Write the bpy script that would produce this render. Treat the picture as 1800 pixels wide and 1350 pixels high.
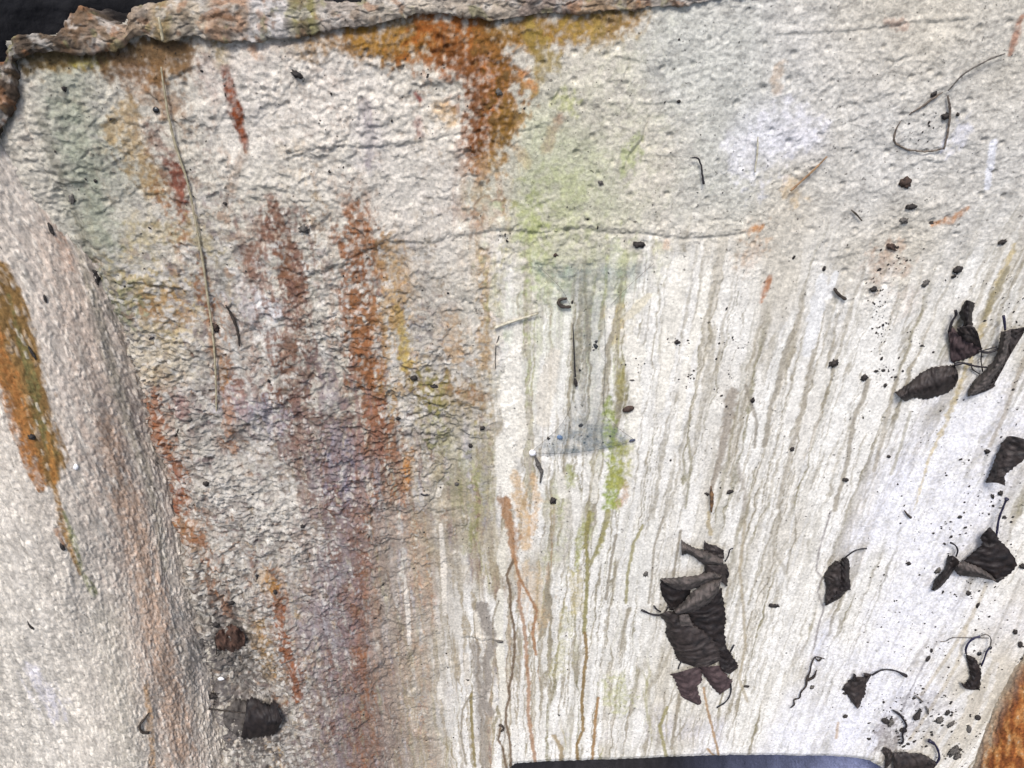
import bpy, math, random
import numpy as np
from mathutils import Vector

# ------------------------------------------------------------------ frame of the place
# wall frame: X right, O out of the wall towards the viewer, Z up along the wall face (metres)
TILT = math.radians(25)          # the face leans back
CT, ST = math.cos(TILT), math.sin(TILT)
def world(p):
    p = np.asarray(p, float)
    x, o, z = p[..., 0], p[..., 1], p[..., 2]
    return np.stack([x, -o * CT + z * ST, o * ST + z * CT], -1)

F = 1400.0                        # focal length in photo pixels (photo 1800 x 1350)
PIT = math.radians(28)
CO, CZ = 0.7 * math.cos(PIT), 0.7 * math.sin(PIT)
CP, SP = math.cos(PIT), math.sin(PIT)
CAM = np.array([0.0, CO, CZ])

S = bpy.context.scene
for o in list(bpy.data.objects):
    bpy.data.objects.remove(o)

# ------------------------------------------------------------------ camera
cd = bpy.data.cameras.new('camera'); cam = bpy.data.objects.new('camera', cd); S.collection.objects.link(cam)
cd.sensor_width = 36; cd.lens = 36 * F / 1800; cd.clip_start = 0.01; cd.clip_end = 200
cam.location = Vector(world(CAM))
fw = Vector(world(np.array([0, -CP, -SP]))); cam.rotation_euler = fw.to_track_quat('-Z', 'Y').to_euler()
S.camera = cam

# ------------------------------------------------------------------ sky, sun, exposure
SUN = Vector((-0.10, -0.24, 0.95)).normalized()
W = bpy.data.worlds.new('World'); S.world = W; W.use_nodes = True
nt = W.node_tree; bg = nt.nodes['Background']
sky = nt.nodes.new('ShaderNodeTexSky'); sky.sky_type = 'NISHITA'; sky.sun_disc = False
sky.sun_elevation = math.asin(SUN.z); sky.sun_rotation = math.atan2(SUN.x, SUN.y)
sky.air_density = 1.0; sky.dust_density = 4.0; sky.ozone_density = 1.0
nt.links.new(sky.outputs[0], bg.inputs[0]); bg.inputs[1].default_value = 0.10
sl = bpy.data.lights.new('sun', 'SUN'); so = bpy.data.objects.new('sun', sl); S.collection.objects.link(so)
sl.energy = 1.5; sl.angle = math.radians(16); sl.color = (1.0, 0.98, 0.955)
so.rotation_euler = SUN.to_track_quat('Z', 'Y').to_euler(); so.location = (0, 0, 4)
S.render.engine = 'CYCLES'
S.view_settings.view_transform = 'Standard'; S.view_settings.look = 'None'
S.view_settings.gamma = 1.0; S.view_settings.use_curve_mapping = False
S.view_settings.exposure = 1.03

# ------------------------------------------------------------------ helpers: colour, noise
ALB = 0.82
def rgb(r, g, b, k=ALB):
    c = np.array([r, g, b]) / 255.0
    c = np.where(c <= 0.04045, c / 12.92, ((c + 0.055) / 1.055) ** 2.4)
    return np.minimum(c * k, 0.82)

_rng = np.random.default_rng(7)
PERM = np.concatenate([_rng.permutation(1024)] * 3).astype(np.int32)
_a = _rng.random(1024) * 2 * np.pi
GX, GY = np.cos(_a).astype(np.float32), np.sin(_a).astype(np.float32)
RND = _rng.random(1024).astype(np.float32)
def gn(x, y, seed=0):
    """gradient noise, about -0.7..0.7"""
    x = np.asarray(x, np.float32) + np.float32(seed * 17.31); y = np.asarray(y, np.float32) + np.float32(seed * 9.73)
    xi = np.floor(x).astype(np.int32); yi = np.floor(y).astype(np.int32)
    xf = x - xi; yf = y - yi
    xi &= 1023; yi &= 1023
    u = xf * xf * xf * (xf * (xf * 6 - 15) + 10); v = yf * yf * yf * (yf * (yf * 6 - 15) + 10)
    def g(ix, iy, fx, fy):
        h = PERM[PERM[(xi + ix) & 1023] + ((yi + iy) & 1023)] & 1023
        return GX[h] * fx + GY[h] * fy
    a = g(0, 0, xf, yf); b = g(1, 0, xf - 1, yf); c = g(0, 1, xf, yf - 1); d = g(1, 1, xf - 1, yf - 1)
    return (a * (1 - u) + b * u) * (1 - v) + (c * (1 - u) + d * u) * v
def fbm(x, y, oct=4, seed=0, gain=0.5):
    r = 0; a = 1.0; s = 0
    for i in range(oct):
        r = r + a * gn(x * 2 ** i, y * 2 ** i, seed + i * 3.1); s += a; a *= gain
    return r / s * 1.6
def cells(x, y, seed=0):
    """distance to nearest and second feature point, and a random value per cell"""
    x = np.asarray(x, np.float32) + np.float32(seed * 13.7); y = np.asarray(y, np.float32) + np.float32(seed * 5.9)
    xi = np.floor(x).astype(np.int32); yi = np.floor(y).astype(np.int32)
    d1 = np.full(x.shape, 9, np.float32); d2 = d1.copy(); idv = np.zeros(x.shape, np.float32)
    for i in (-1, 0, 1):
        for j in (-1, 0, 1):
            cx = xi + i; cy = yi + j
            h = PERM[PERM[cx & 1023] + (cy & 1023)] & 1023
            d = np.hypot(cx + RND[h] - x, cy + RND[(h * 7 + 13) & 1023] - y)
            m = d < d1
            d2 = np.where(m, d1, np.minimum(d2, d)); idv = np.where(m, RND[(h * 3 + 5) & 1023], idv); d1 = np.where(m, d, d1)
    return d1, d2, idv
def sst(a, b, x):
    t = np.clip((x - a) / (b - a), 0, 1); return t * t * (3 - 2 * t)

# ------------------------------------------------------------------ helpers: rays
def rays(px, py):
    a = (np.asarray(px, float) - 900) / F; b = (675 - np.asarray(py, float)) / F
    return a, -CP - b * SP, -SP + b * CP       # direction in X, O, Z
def project(P):
    d = P - CAM
    f = -CP * d[..., 1] - SP * d[..., 2]; up = -SP * d[..., 1] + CP * d[..., 2]
    f = np.maximum(f, 0.05)
    return 900 + F * d[..., 0] / f, 675 - F * up / f
def on_plane(px, py, o=0.0):
    dx, do, dz = rays(px, py); t = (o - CO) / do
    return t * dx, CZ + t * dz

FAN = 0.294
# the crevice where the side rib meets the face
CREV = np.array([(20, 60), (45, 170), (100, 330), (165, 470), (190, 560), (225, 690), (255, 800), (285, 900), (305, 1000), (325, 1080), (345, 1150), (365, 1230), (392, 1350), (440, 1560)], float)
_cx, _cz = on_plane(CREV[:, 0], CREV[:, 1]); _o = np.argsort(_cz); _cx, _cz = _cx[_o], _cz[_o]
def crev_x(z):
    w = 0.02; return (np.interp(z - w, _cz, _cx) + np.interp(z, _cz, _cx) + np.interp(z + w, _cz, _cx)) / 3
# lip of the recess at the foot
LIP = np.array([(893, 1362), (905, 1350), (1000, 1341), (1100, 1334), (1200, 1325), (1300, 1316), (1400, 1308), (1450, 1304), (1490, 1303), (1515, 1306), (1535, 1315), (1546, 1332), (1552, 1375), (1560, 1500), (1100, 1700), (880, 1700)], float)
_lx, _lz = on_plane(LIP[:, 0], LIP[:, 1])
_h = on_plane(415.0, 1200.0); HOLX, HOLZ = float(_h[0]), float(_h[1])
def poly_sd(x, z, px, pz):
    """signed distance to a polygon, positive inside"""
    d = np.full(x.shape, 9.0); ins = np.zeros(x.shape, bool); n = len(px)
    for i in range(n):
        x0, z0, x1, z1 = px[i], pz[i], px[(i + 1) % n], pz[(i + 1) % n]
        vx, vz = x1 - x0, z1 - z0
        t = np.clip(((x - x0) * vx + (z - z0) * vz) / (vx * vx + vz * vz + 1e-12), 0, 1)
        d = np.minimum(d, np.hypot(x - x0 - t * vx, z - z0 - t * vz))
        c = (z0 > z) != (z1 > z)
        ins ^= c & (x < x0 + (z - z0) * vx / (vz if abs(vz) > 1e-9 else 1e-9))
    return np.where(ins, d, -d)

def face_out(x, z, full=False):
    """large shape of the face, metres out of its plane"""
    d = x - crev_x(z)
    o = 0.0 * x
    top = sst(-0.05, 0.25, z)
    o = o + 0.030 * top * np.exp(-np.maximum(d, 0) / 0.028) - 0.014 * (1 - top) * np.exp(-np.maximum(d, 0) / 0.026)
    o = o - 0.012 * np.exp(-(np.maximum(d, 0) / 0.010) ** 2)
    o = o - 0.024 * np.exp(-((x - HOLX) ** 2 + ((z - HOLZ) * 0.7) ** 2) / 0.034 ** 2)      # hollow in the corner
    o = o + 0.10 * np.clip(-0.28 - z, 0, 1) ** 1.6                       # sweeps forward at the foot
    o = o + 0.22 * np.clip(x - 0.16, 0, 1) ** 2                          # and round to the right
    o = o + 0.006 * np.sin(x * 9 + 1) * np.cos(z * 7) - 0.01 * np.exp(-((x + 0.05) / 0.12) ** 2)
    return o

class Sheet:
    def __init__(s, U, V, fun):
        s.U, s.V = U, V; s.u, s.v = np.meshgrid(U, V)
        s.P = fun(s.u, s.v); s.shape = s.u.shape
        du = np.gradient(s.P, axis=1); dv = np.gradient(s.P, axis=0)
        n = np.cross(dv, du); n /= np.linalg.norm(n, axis=-1, keepdims=True) + 1e-12
        if n[..., 1].mean() < 0: n = -n
        s.N = n; s.C = np.zeros(s.shape + (3,), np.float32); s.H = np.zeros(s.shape, np.float32)
        s.px, s.py = project(s.P)
        s.sub = None; s.G = None
    def find(s, pts):
        pts = np.asarray(pts, float).reshape(-1, 2)
        if s.sub is None:
            st = max(1, int(math.sqrt(s.u.size / 60000)))
            s.sub = (s.px[::st, ::st].ravel(), s.py[::st, ::st].ravel(), s.u[::st, ::st].ravel(), s.v[::st, ::st].ravel(), st)
            s.shp = s.px[::st, ::st].shape
        X, Y, u, v, st = s.sub; nu_ = s.shp[1]; out = []
        for q in pts:
            k = int(np.argmin((X - q[0]) ** 2 + (Y - q[1]) ** 2)); r, c = divmod(k, nu_)
            r2 = r + 1 if r + 1 < s.shp[0] else r - 1; c2 = c + 1 if c + 1 < nu_ else c - 1
            ku, kv = r * nu_ + c2, r2 * nu_ + c
            A = np.array([[X[ku] - X[k], X[kv] - X[k]], [Y[ku] - Y[k], Y[kv] - Y[k]]])
            try: w = np.clip(np.linalg.solve(A, q - np.array([X[k], Y[k]])), -30, 30)
            except np.linalg.LinAlgError: w = np.zeros(2)
            out.append((u[k] + w[0] * (u[ku] - u[k]), v[k] + w[1] * (v[kv] - v[k])))
        return np.array(out)
    def fields(s, seed=0, kx=1.0):
        u, v = s.u, s.v
        s.nf = fbm(u * 190, v * 150, 3, seed + 1)           # fine
        s.nf2 = fbm(u * 330, v * 260, 2, seed + 6)           # finest
        s.nm = fbm(u * 60, v * 45, 4, seed + 2)             # medium
        s.nv = fbm(u * 150, v * 22, 4, seed + 3)            # running down
        s.nc = fbm(u * 14, v * 9, 3, seed + 4)              # coarse
    def prof(s, pts, w, mpp=None):
        """profile 1 on the line .. 0 at its edge, and the window it lives in"""
        uv = s.find(pts); n = len(uv)
        w = np.atleast_1d(np.asarray(w, float)); w = np.interp(np.linspace(0, 1, n), np.linspace(0, 1, len(w)), w) if len(w) > 1 else np.full(n, w[0])
        # metres per photo pixel at each point
        k = []
        for (a, b), q in zip(uv, np.asarray(pts, float)):
            i = int(np.clip(np.searchsorted(s.V, b), 0, len(s.V) - 1)); j = int(np.clip(np.searchsorted(s.U, a), 0, len(s.U) - 1))
            dd = s.P[i, j] - CAM; k.append((-CP * dd[1] - SP * dd[2]) / F)
        rad = w * np.array(k) / 2
        m = rad.max() * 1.9 + 0.002
        i0, i1 = np.searchsorted(s.V, [uv[:, 1].min() - m, uv[:, 1].max() + m]); j0, j1 = np.searchsorted(s.U, [uv[:, 0].min() - m, uv[:, 0].max() + m])
        if i1 <= i0 or j1 <= j0: return None, None
        sl_ = (slice(i0, i1), slice(j0, j1)); u, v = s.u[sl_], s.v[sl_]
        best = np.full(u.shape, 9.0)
        if n == 1: best = np.hypot(u - uv[0, 0], v - uv[0, 1]) / rad[0]
        for i in range(n - 1):
            a, b = uv[i], uv[i + 1]; d = b - a; L = d @ d + 1e-12
            t = np.clip(((u - a[0]) * d[0] + (v - a[1]) * d[1]) / L, 0, 1)
            best = np.minimum(best, np.hypot(u - a[0] - t * d[0], v - a[1] - t * d[1]) / (rad[i] * (1 - t) + rad[i + 1] * t))
        return 1 - best, sl_
    def paint(s, c, w, pts, a=1.0, brk=0.6, soft=0.5, nz='m'):
        p, sl_ = s.prof(pts, w)
        if p is None: return
        N = {'f': s.nf, 'm': 0.6 * s.nm + 0.6 * s.nf, 'v': 0.8 * s.nv + 0.4 * s.nf, 'c': s.nc}[nz][sl_]
        q = p + brk * N * 1.3 - 0.12 * brk
        al = sst(0, soft, q) * np.clip(p * 4 + 1.9, 0, 1) * a
        if brk > 0.5: al = al * (0.5 + 0.5 * sst(-0.30, 0.22, (0.55 * s.nf2 + 0.45 * s.nf + 0.25 * s.nm)[sl_]))
        al = al[..., None]
        s.C[sl_] = s.C[sl_] * (1 - al) + np.asarray(c) * al
    def relief(s, h, w, pts, brk=0.3, soft=0.8):
        p, sl_ = s.prof(pts, w)
        if p is None: return
        s.H[sl_] += h * sst(0, soft, p + brk * s.nf[sl_])
    def build(s, name, mat, parent=None, keep=None):
        P = world(s.P + s.N * s.H[..., None]); nv_, nu_ = s.shape
        idx = np.arange(nv_ * nu_).reshape(nv_, nu_)
        q = np.stack([idx[:-1, :-1], idx[:-1, 1:], idx[1:, 1:], idx[1:, :-1]], -1).reshape(-1, 4)
        if keep is not None:
            kk = keep[:-1, :-1] & keep[1:, 1:] & keep[:-1, 1:] & keep[1:, :-1]; q = q[kk.ravel()]
        used = np.zeros(nv_ * nu_, bool); used[q.ravel()] = True; mp = np.cumsum(used) - 1
        co = P.reshape(-1, 3)[used]; col = s.C.reshape(-1, 3)[used]; q = mp[q]
        me = bpy.data.meshes.new(name)
        me.vertices.add(len(co)); me.vertices.foreach_set('co', co.astype(np.float32).ravel())
        me.loops.add(len(q) * 4); me.loops.foreach_set('vertex_index', q.astype(np.int32).ravel())
        me.polygons.add(len(q)); me.polygons.foreach_set('loop_start', np.arange(0, len(q) * 4, 4, dtype=np.int32))
        me.update(calc_edges=True); me.polygons.foreach_set('use_smooth', np.ones(len(q), bool))
        at = me.color_attributes.new('stain', 'FLOAT_COLOR', 'POINT')
        at.data.foreach_set('color', np.concatenate([col, (s.G.reshape(-1, 1)[used] if s.G is not None else np.ones((len(col), 1)))], 1).astype(np.float32).ravel())
        me.materials.append(mat)
        ob = bpy.data.objects.new(name, me); S.collection.objects.link(ob)
        if parent: ob.parent = parent
        return ob

# ------------------------------------------------------------------ materials
def mat_new(name):
    m = bpy.data.materials.new(name); m.use_nodes = True
    return m, m.node_tree.nodes, m.node_tree.links, m.node_tree.nodes['Principled BSDF']
def mat_stone(name, fine=420.0, stretch=(1, 1, 1), bump=0.5, rough=0.82, dist=0.0012, vary=0.5):
    m, N, L, B = mat_new(name)
    at = N.new('ShaderNodeAttribute'); at.attribute_name = 'stain'
    tc = N.new('ShaderNodeTexCoord'); mp = N.new('ShaderNodeMapping'); mp.inputs['Scale'].default_value = stretch; mp.inputs['Rotation'].default_value = (TILT, 0, 0)
    L.new(tc.outputs['Object'], mp.inputs[0])
    n1 = N.new('ShaderNodeTexNoise'); n1.inputs['Scale'].default_value = fine; n1.inputs['Detail'].default_value = 5; n1.inputs['Roughness'].default_value = 0.65
    n2 = N.new('ShaderNodeTexNoise'); n2.inputs['Scale'].default_value = fine * 0.22; n2.inputs['Detail'].default_value = 6; n2.inputs['Roughness'].default_value = 0.7
    vo = N.new('ShaderNodeTexVoronoi'); vo.inputs['Scale'].default_value = fine * 0.55; vo.inputs['Randomness'].default_value = 1
    for n in (n1, n2, vo): L.new(mp.outputs[0], n.inputs['Vector'])
    r1 = N.new('ShaderNodeMapRange'); r1.inputs[1].default_value = 0.3; r1.inputs[2].default_value = 0.7; r1.inputs[3].default_value = 1 - vary * 0.55; r1.inputs[4].default_value = 1 + vary * 0.4
    r2 = N.new('ShaderNodeMapRange'); r2.inputs[1].default_value = 0.3; r2.inputs[2].default_value = 0.7; r2.inputs[3].default_value = 1 - vary * 0.35; r2.inputs[4].default_value = 1 + vary * 0.28
    L.new(n1.outputs[0], r1.inputs[0]); L.new(n2.outputs[0], r2.inputs[0])
    mu = N.new('ShaderNodeMath'); mu.operation = 'MULTIPLY'; L.new(r1.outputs[0], mu.inputs[0]); L.new(r2.outputs[0], mu.inputs[1])
    # little dark specks of grit in the crust
    sp = N.new('ShaderNodeTexNoise'); sp.inputs['Scale'].default_value = fine * 0.6; sp.inputs['Detail'].default_value = 2; L.new(mp.outputs[0], sp.inputs['Vector'])
    sr = N.new('ShaderNodeMapRange'); sr.inputs[1].default_value = 0.25; sr.inputs[2].default_value = 0.31; sr.inputs[3].default_value = 0.35; sr.inputs[4].default_value = 1.0
    L.new(sp.outputs[0], sr.inputs[0])
    m2 = N.new('ShaderNodeMath'); m2.operation = 'MULTIPLY'; L.new(mu.outputs[0], m2.inputs[0]); L.new(sr.outputs[0], m2.inputs[1])
    sc = N.new('ShaderNodeVectorMath'); sc.operation = 'SCALE'; L.new(at.outputs['Color'], sc.inputs[0]); L.new(m2.outputs[0], sc.inputs['Scale'])
    L.new(sc.outputs[0], B.inputs['Base Color'])
    ad = N.new('ShaderNodeMath'); ad.operation = 'MULTIPLY_ADD'; ad.inputs[1].default_value = 0.6; L.new(vo.outputs['Distance'], ad.inputs[0]); L.new(n1.outputs[0], ad.inputs[2])
    bp = N.new('ShaderNodeBump'); bp.inputs['Strength'].default_value = bump; bp.inputs['Distance'].default_value = dist
    bs = N.new('ShaderNodeMath'); bs.operation = 'MULTIPLY'; bs.inputs[1].default_value = bump; L.new(at.outputs['Alpha'], bs.inputs[0]); L.new(bs.outputs[0], bp.inputs['Strength'])
    L.new(ad.outputs[0], bp.inputs['Height']); L.new(bp.outputs[0], B.inputs['Normal'])
    B.inputs['Roughness'].default_value = rough; B.inputs['Specular IOR Level'].default_value = 0.25
    return m
def mat_plain(name, c, c2=None, scale=200, rough=0.7, bump=0.3, spec=0.3, dist=0.001):
    m, N, L, B = mat_new(name)
    tc = N.new('ShaderNodeTexCoord'); n = N.new('ShaderNodeTexNoise'); n.inputs['Scale'].default_value = scale; n.inputs['Detail'].default_value = 5
    L.new(tc.outputs['Object'], n.inputs['Vector'])
    mx = N.new('ShaderNodeMix'); mx.data_type = 'RGBA'
    rr = N.new('ShaderNodeMapRange'); rr.inputs[1].default_value = 0.33; rr.inputs[2].default_value = 0.67; L.new(n.outputs[0], rr.inputs[0]); L.new(rr.outputs[0], mx.inputs[0])
    mx.inputs[6].default_value = (*c, 1); mx.inputs[7].default_value = (*(c2 if c2 is not None else np.array(c) * 0.6), 1)
    L.new(mx.outputs[2], B.inputs['Base Color'])
    bp = N.new('ShaderNodeBump'); bp.inputs['Strength'].default_value = bump; bp.inputs['Distance'].default_value = dist
    L.new(n.outputs[0], bp.inputs['Height']); L.new(bp.outputs[0], B.inputs['Normal'])
    B.inputs['Roughness'].default_value = rough; B.inputs['Specular IOR Level'].default_value = spec
    return m
M_FACE = mat_stone('lime_crust', 430, bump=0.75, vary=0.6)
M_RIB = mat_stone('rib_crust', 380, (1.7, 1.7, 0.55), bump=0.7, vary=0.6)
M_RIM = mat_stone('rim_crust', 360, bump=0.8, vary=0.6)
M_RUST = mat_stone('rust_crust', 330, (1.5, 1.5, 0.5), bump=0.7, vary=0.8)
M_LEAF = mat_plain('dead_leaf_dark', (0.044, 0.034, 0.031), (0.011, 0.009, 0.009), 150, 0.62, 0.9, 0.35)
M_LEAFB = mat_plain('dead_leaf_black', (0.024, 0.018, 0.017), (0.006, 0.005, 0.0055), 130, 0.6, 0.9, 0.3)
M_UNDER = mat_plain('dead_leaf_underside', (0.115, 0.096, 0.088), (0.036, 0.033, 0.030), 170, 0.75, 0.9, 0.25)
M_PURP = mat_plain('dead_leaf_purple', (0.075, 0.051, 0.052), (0.030, 0.021, 0.022), 150, 0.7, 0.9, 0.25)
M_RED = mat_plain('dead_leaf_red', (0.10, 0.055, 0.04), (0.045, 0.028, 0.022), 160, 0.8, 0.6, 0.2)
M_STALK = mat_plain('stalk_black', (0.010, 0.009, 0.012), (0.02, 0.016, 0.018), 300, 0.5, 0.2, 0.4)
M_STALKB = mat_plain('stalk_blue', (0.018, 0.016, 0.05), (0.012, 0.011, 0.02), 300, 0.45, 0.2, 0.4)
M_STRAW = mat_plain('straw', rgb(188, 178, 150), rgb(140, 130, 104), 260, 0.7, 0.3)
M_STRAWL = mat_plain('straw_pale', rgb(215, 210, 190), rgb(150, 142, 120), 260, 0.7, 0.3)
M_TWIG = mat_plain('twig', rgb(75, 66, 58), rgb(38, 34, 32), 300, 0.8, 0.4)
M_TWIGG = mat_plain('twig_grey', rgb(118, 112, 104), rgb(60, 56, 54), 300, 0.8, 0.4)
M_CRUMB = mat_plain('crumb', (0.045, 0.038, 0.034), (0.010, 0.009, 0.009), 500, 0.8, 0.6)
M_CRUMBB = mat_plain('crumb_brown', (0.075, 0.048, 0.036), (0.02, 0.014, 0.012), 500, 0.8, 0.6)
M_CRUMBG = mat_plain('crumb_grey', rgb(112, 108, 102), rgb(66, 62, 60), 500, 0.85, 0.6)
M_SOIL = mat_plain('wet_soil', (0.012, 0.012, 0.014), (0.004, 0.004, 0.005), 40, 0.85, 0.8, 0.15, 0.01)
M_GROUND = mat_plain('ground_soil', (0.06, 0.05, 0.04), (0.03, 0.028, 0.02), 20, 0.95, 0.6, 0.2, 0.02)
M_WHITE = mat_plain('white_shell', (0.8, 0.8, 0.8), (0.7, 0.7, 0.72), 200, 0.2, 0.1, 0.6)
M_BEAD = mat_plain('bead', (0.02, 0.02, 0.022), (0.008, 0.008, 0.009), 200, 0.15, 0.1, 0.6)

# ------------------------------------------------------------------ tags
def tag(o, label=None, cat=None, group=None, kind=None):
    if label: o['label'] = label
    if cat: o['category'] = cat
    if group: o['group'] = group
    if kind: o['kind'] = kind
    return o
def empty(name, loc):
    o = bpy.data.objects.new(name, None); S.collection.objects.link(o); o.location = Vector(loc); o.empty_display_size = 0.01
    return o
def mesh_ob(name, V, Fc, mats, parent=None, smooth=True, mi=None, origin=None):
    V = np.asarray(V, float)
    org = np.array(origin if origin is not None else V.mean(0))
    me = bpy.data.meshes.new(name); me.from_pydata((V - org).tolist(), [], [list(map(int, f)) for f in Fc])
    for m in (mats if isinstance(mats, (list, tuple)) else [mats]): me.materials.append(m)
    if mi is not None: me.polygons.foreach_set('material_index', np.asarray(mi, np.int32))
    if smooth: me.polygons.foreach_set('use_smooth', np.ones(len(me.polygons), bool))
    me.update()
    o = bpy.data.objects.new(name, me); S.collection.objects.link(o)
    if parent is not None:
        o.parent = parent; o.location = Vector(org) - parent.location
    else: o.location = Vector(org)
    return o
# ------------------------------------------------------------------ the stone basin: its face
BASIN = empty('stone_basin', (0, 0, 0))
tag(BASIN, 'pale lime-crusted stone basin wall streaked with rust, green and grey drips', 'basin')

def face_fun(u, v):
    x = u * (1 + FAN * v); o = face_out(x, v)
    sd = poly_sd(x, v, _lx, _lz)
    depth = 0.05
    o = o - depth * sst(0.0, 0.0035, sd) - 0.003 * sst(-0.008, 0.0, sd)
    return np.stack([x, o, v], -1)
FACE = Sheet(np.linspace(-0.44, 0.74, 1200), np.linspace(-0.60, 0.335, 880), face_fun)
FACE.fields(0)
A_ = FACE
u, v = A_.u, A_.v

def poly_mask(pts, lo=-0.012, hi=0.02, amp=0.02):
    uv = A_.find(pts); sd = poly_sd(A_.u, A_.v, uv[:, 0], uv[:, 1])
    return sst(lo, hi, sd + amp * A_.nm)
SMOOTH = poly_mask([(872, 430), (960, 520), (1180, 430), (1300, 470), (1420, 430), (1520, 540), (1660, 470), (1900, 300), (2100, 300), (2100, 1600), (760, 1600), (735, 1000), (790, 880), (868, 720)])
_uv = A_.find([(872, 430), (960, 520), (1180, 430), (1300, 470), (1420, 430), (1520, 540), (1660, 470), (1900, 300), (2100, 300), (2100, 1600), (760, 1600), (735, 1000), (790, 880), (868, 720)])
_sd = poly_sd(A_.u, A_.v, _uv[:, 0], _uv[:, 1]); _lo = 0.45 + 0.55 * sst(0.0, -0.14, v)      # the crust thins out gradually towards the foot
SMOOTH = sst(-0.012 - 0.05 * _lo, 0.02 + 0.05 * _lo, _sd + 0.02 * A_.nm + 0.05 * _lo * fbm(u * 70, v * 8, 3, 230))
LEFTR = poly_mask([(100, 480), (400, 330), (700, 420), (870, 640), (700, 900), (620, 1100), (560, 1600), (100, 1600)], -0.03, 0.04)

# --- base tones
A_.C[:] = rgb(206, 199, 184)
def wash(c, w, pts, a=0.8, brk=0.5, soft=1.0, nz='c'): A_.paint(rgb(*c), w, pts, a, brk, soft, nz)
wash((222, 214, 202), 420, [(480, 200), (620, 200), (760, 330)], 0.9)
wash((163, 164, 146), 230, [(110, 120), (160, 300), (190, 480)], 0.85)
wash((206, 203, 196), 640, [(1300, 120), (1750, 300)], 0.9)
wash((196, 196, 186), 300, [(1200, 60), (1300, 330)], 0.7)
wash((222, 222, 228), 160, [(1340, 240), (1420, 250)], 0.6)
wash((146, 138, 132), 500, [(330, 620), (460, 950), (560, 1400)], 0.95)
wash((190, 183, 168), 300, [(960, 640), (930, 900), (960, 1350)], 0.7)
wash((126, 115, 110), 300, [(600, 860), (640, 1100), (660, 1400)], 0.85, nz='v')
wash((150, 140, 130), 260, [(760, 1080), (780, 1400)], 0.7, nz='v')
wash((176, 168, 158), 260, [(700, 480), (780, 700)], 0.6)
wash((184, 182, 160), 330, [(960, 230), (1000, 480)], 0.7)
wash((214, 208, 194), 420, [(1200, 560), (1180, 800), (1260, 1200)], 0.85)
wash((226, 222, 213), 560, [(1500, 800), (1450, 1200), (1700, 900)], 0.95)
wash((226, 227, 236), 280, [(1680, 760), (1600, 980), (1480, 1200), (1560, 1320)], 0.75, 0.9)
wash((214, 212, 226), 150, [(1000, 1290), (1250, 1290), (1500, 1290)], 0.45, 0.9)
wash((190, 182, 170), 220, [(1330, 640), (1290, 780)], 0.5, 0.9)
wash((205, 198, 190), 200, [(1560, 480), (1500, 560)], 0.5, 0.9)
STK = fbm(u * 330 + 0.7 * A_.nm, v * 13, 4, 33)
A_.C *= (1 + 0.13 * A_.nm + 0.10 * A_.nv * (0.4 + SMOOTH) + 0.20 * SMOOTH * STK + 0.07 * SMOOTH * A_.nf2)[..., None].clip(0.6, 1.25)

def P(c, w, pts, a=1.0, brk=0.7, soft=0.45, nz='m'):
    x_ = np.mean([q_[0] for q_ in pts]); y_ = np.mean([q_[1] for q_ in pts])
    if x_ < 890 and y_ > 330:                        # the left bands bleed into one another
        A_.paint(rgb(*c), np.array(w) * 2.6, pts, a * 0.34, max(brk, 1.2), soft * 2.0, 'v')
        A_.paint(rgb(*(np.array(c) * 0.92)), np.array(w) * 1.25, pts, min(1, a * 1.02), max(brk, 1.7), soft * 1.0, 'm')
    else:
        A_.paint(rgb(*c), np.array(w) * 1.25, pts, a, max(brk, 0.55), soft * 1.5, nz)
# --- mottle of the left crust: pits of plum, rust and cream between the flakes
d1, d2, idv = cells(u * 120 + 0.9 * A_.nm, v * 150 + 0.9 * A_.nf, 5)
for lo, hi, c, a in ((0.0, 0.13, (112, 92, 92), 0.7), (0.13, 0.22, (150, 108, 72), 0.6), (0.22, 0.31, (132, 122, 118), 0.7), (0.80, 1.0, (214, 208, 200), 0.8), (0.7, 0.8, (178, 172, 158), 0.6)):
    al = (LEFTR * a * ((idv >= lo) & (idv < hi)) * sst(0.75, 0.3, d1 + 0.3 * A_.nf))[..., None]
    A_.C[:] = A_.C * (1 - al) + rgb(*c) * al
d1, d2, idv = cells(u * 260 + 0.8 * A_.nf, v * 260, 8)
rg = (1 - SMOOTH) * (idv > 0.72) * sst(0.6, 0.3, d1)
A_.C[:] = A_.C * (1 - 0.22 * rg[..., None]); rg = (1 - SMOOTH) * (idv < 0.25) * sst(0.6, 0.3, d1)
A_.C[:] = A_.C * (1 + 0.12 * rg[..., None])

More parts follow.
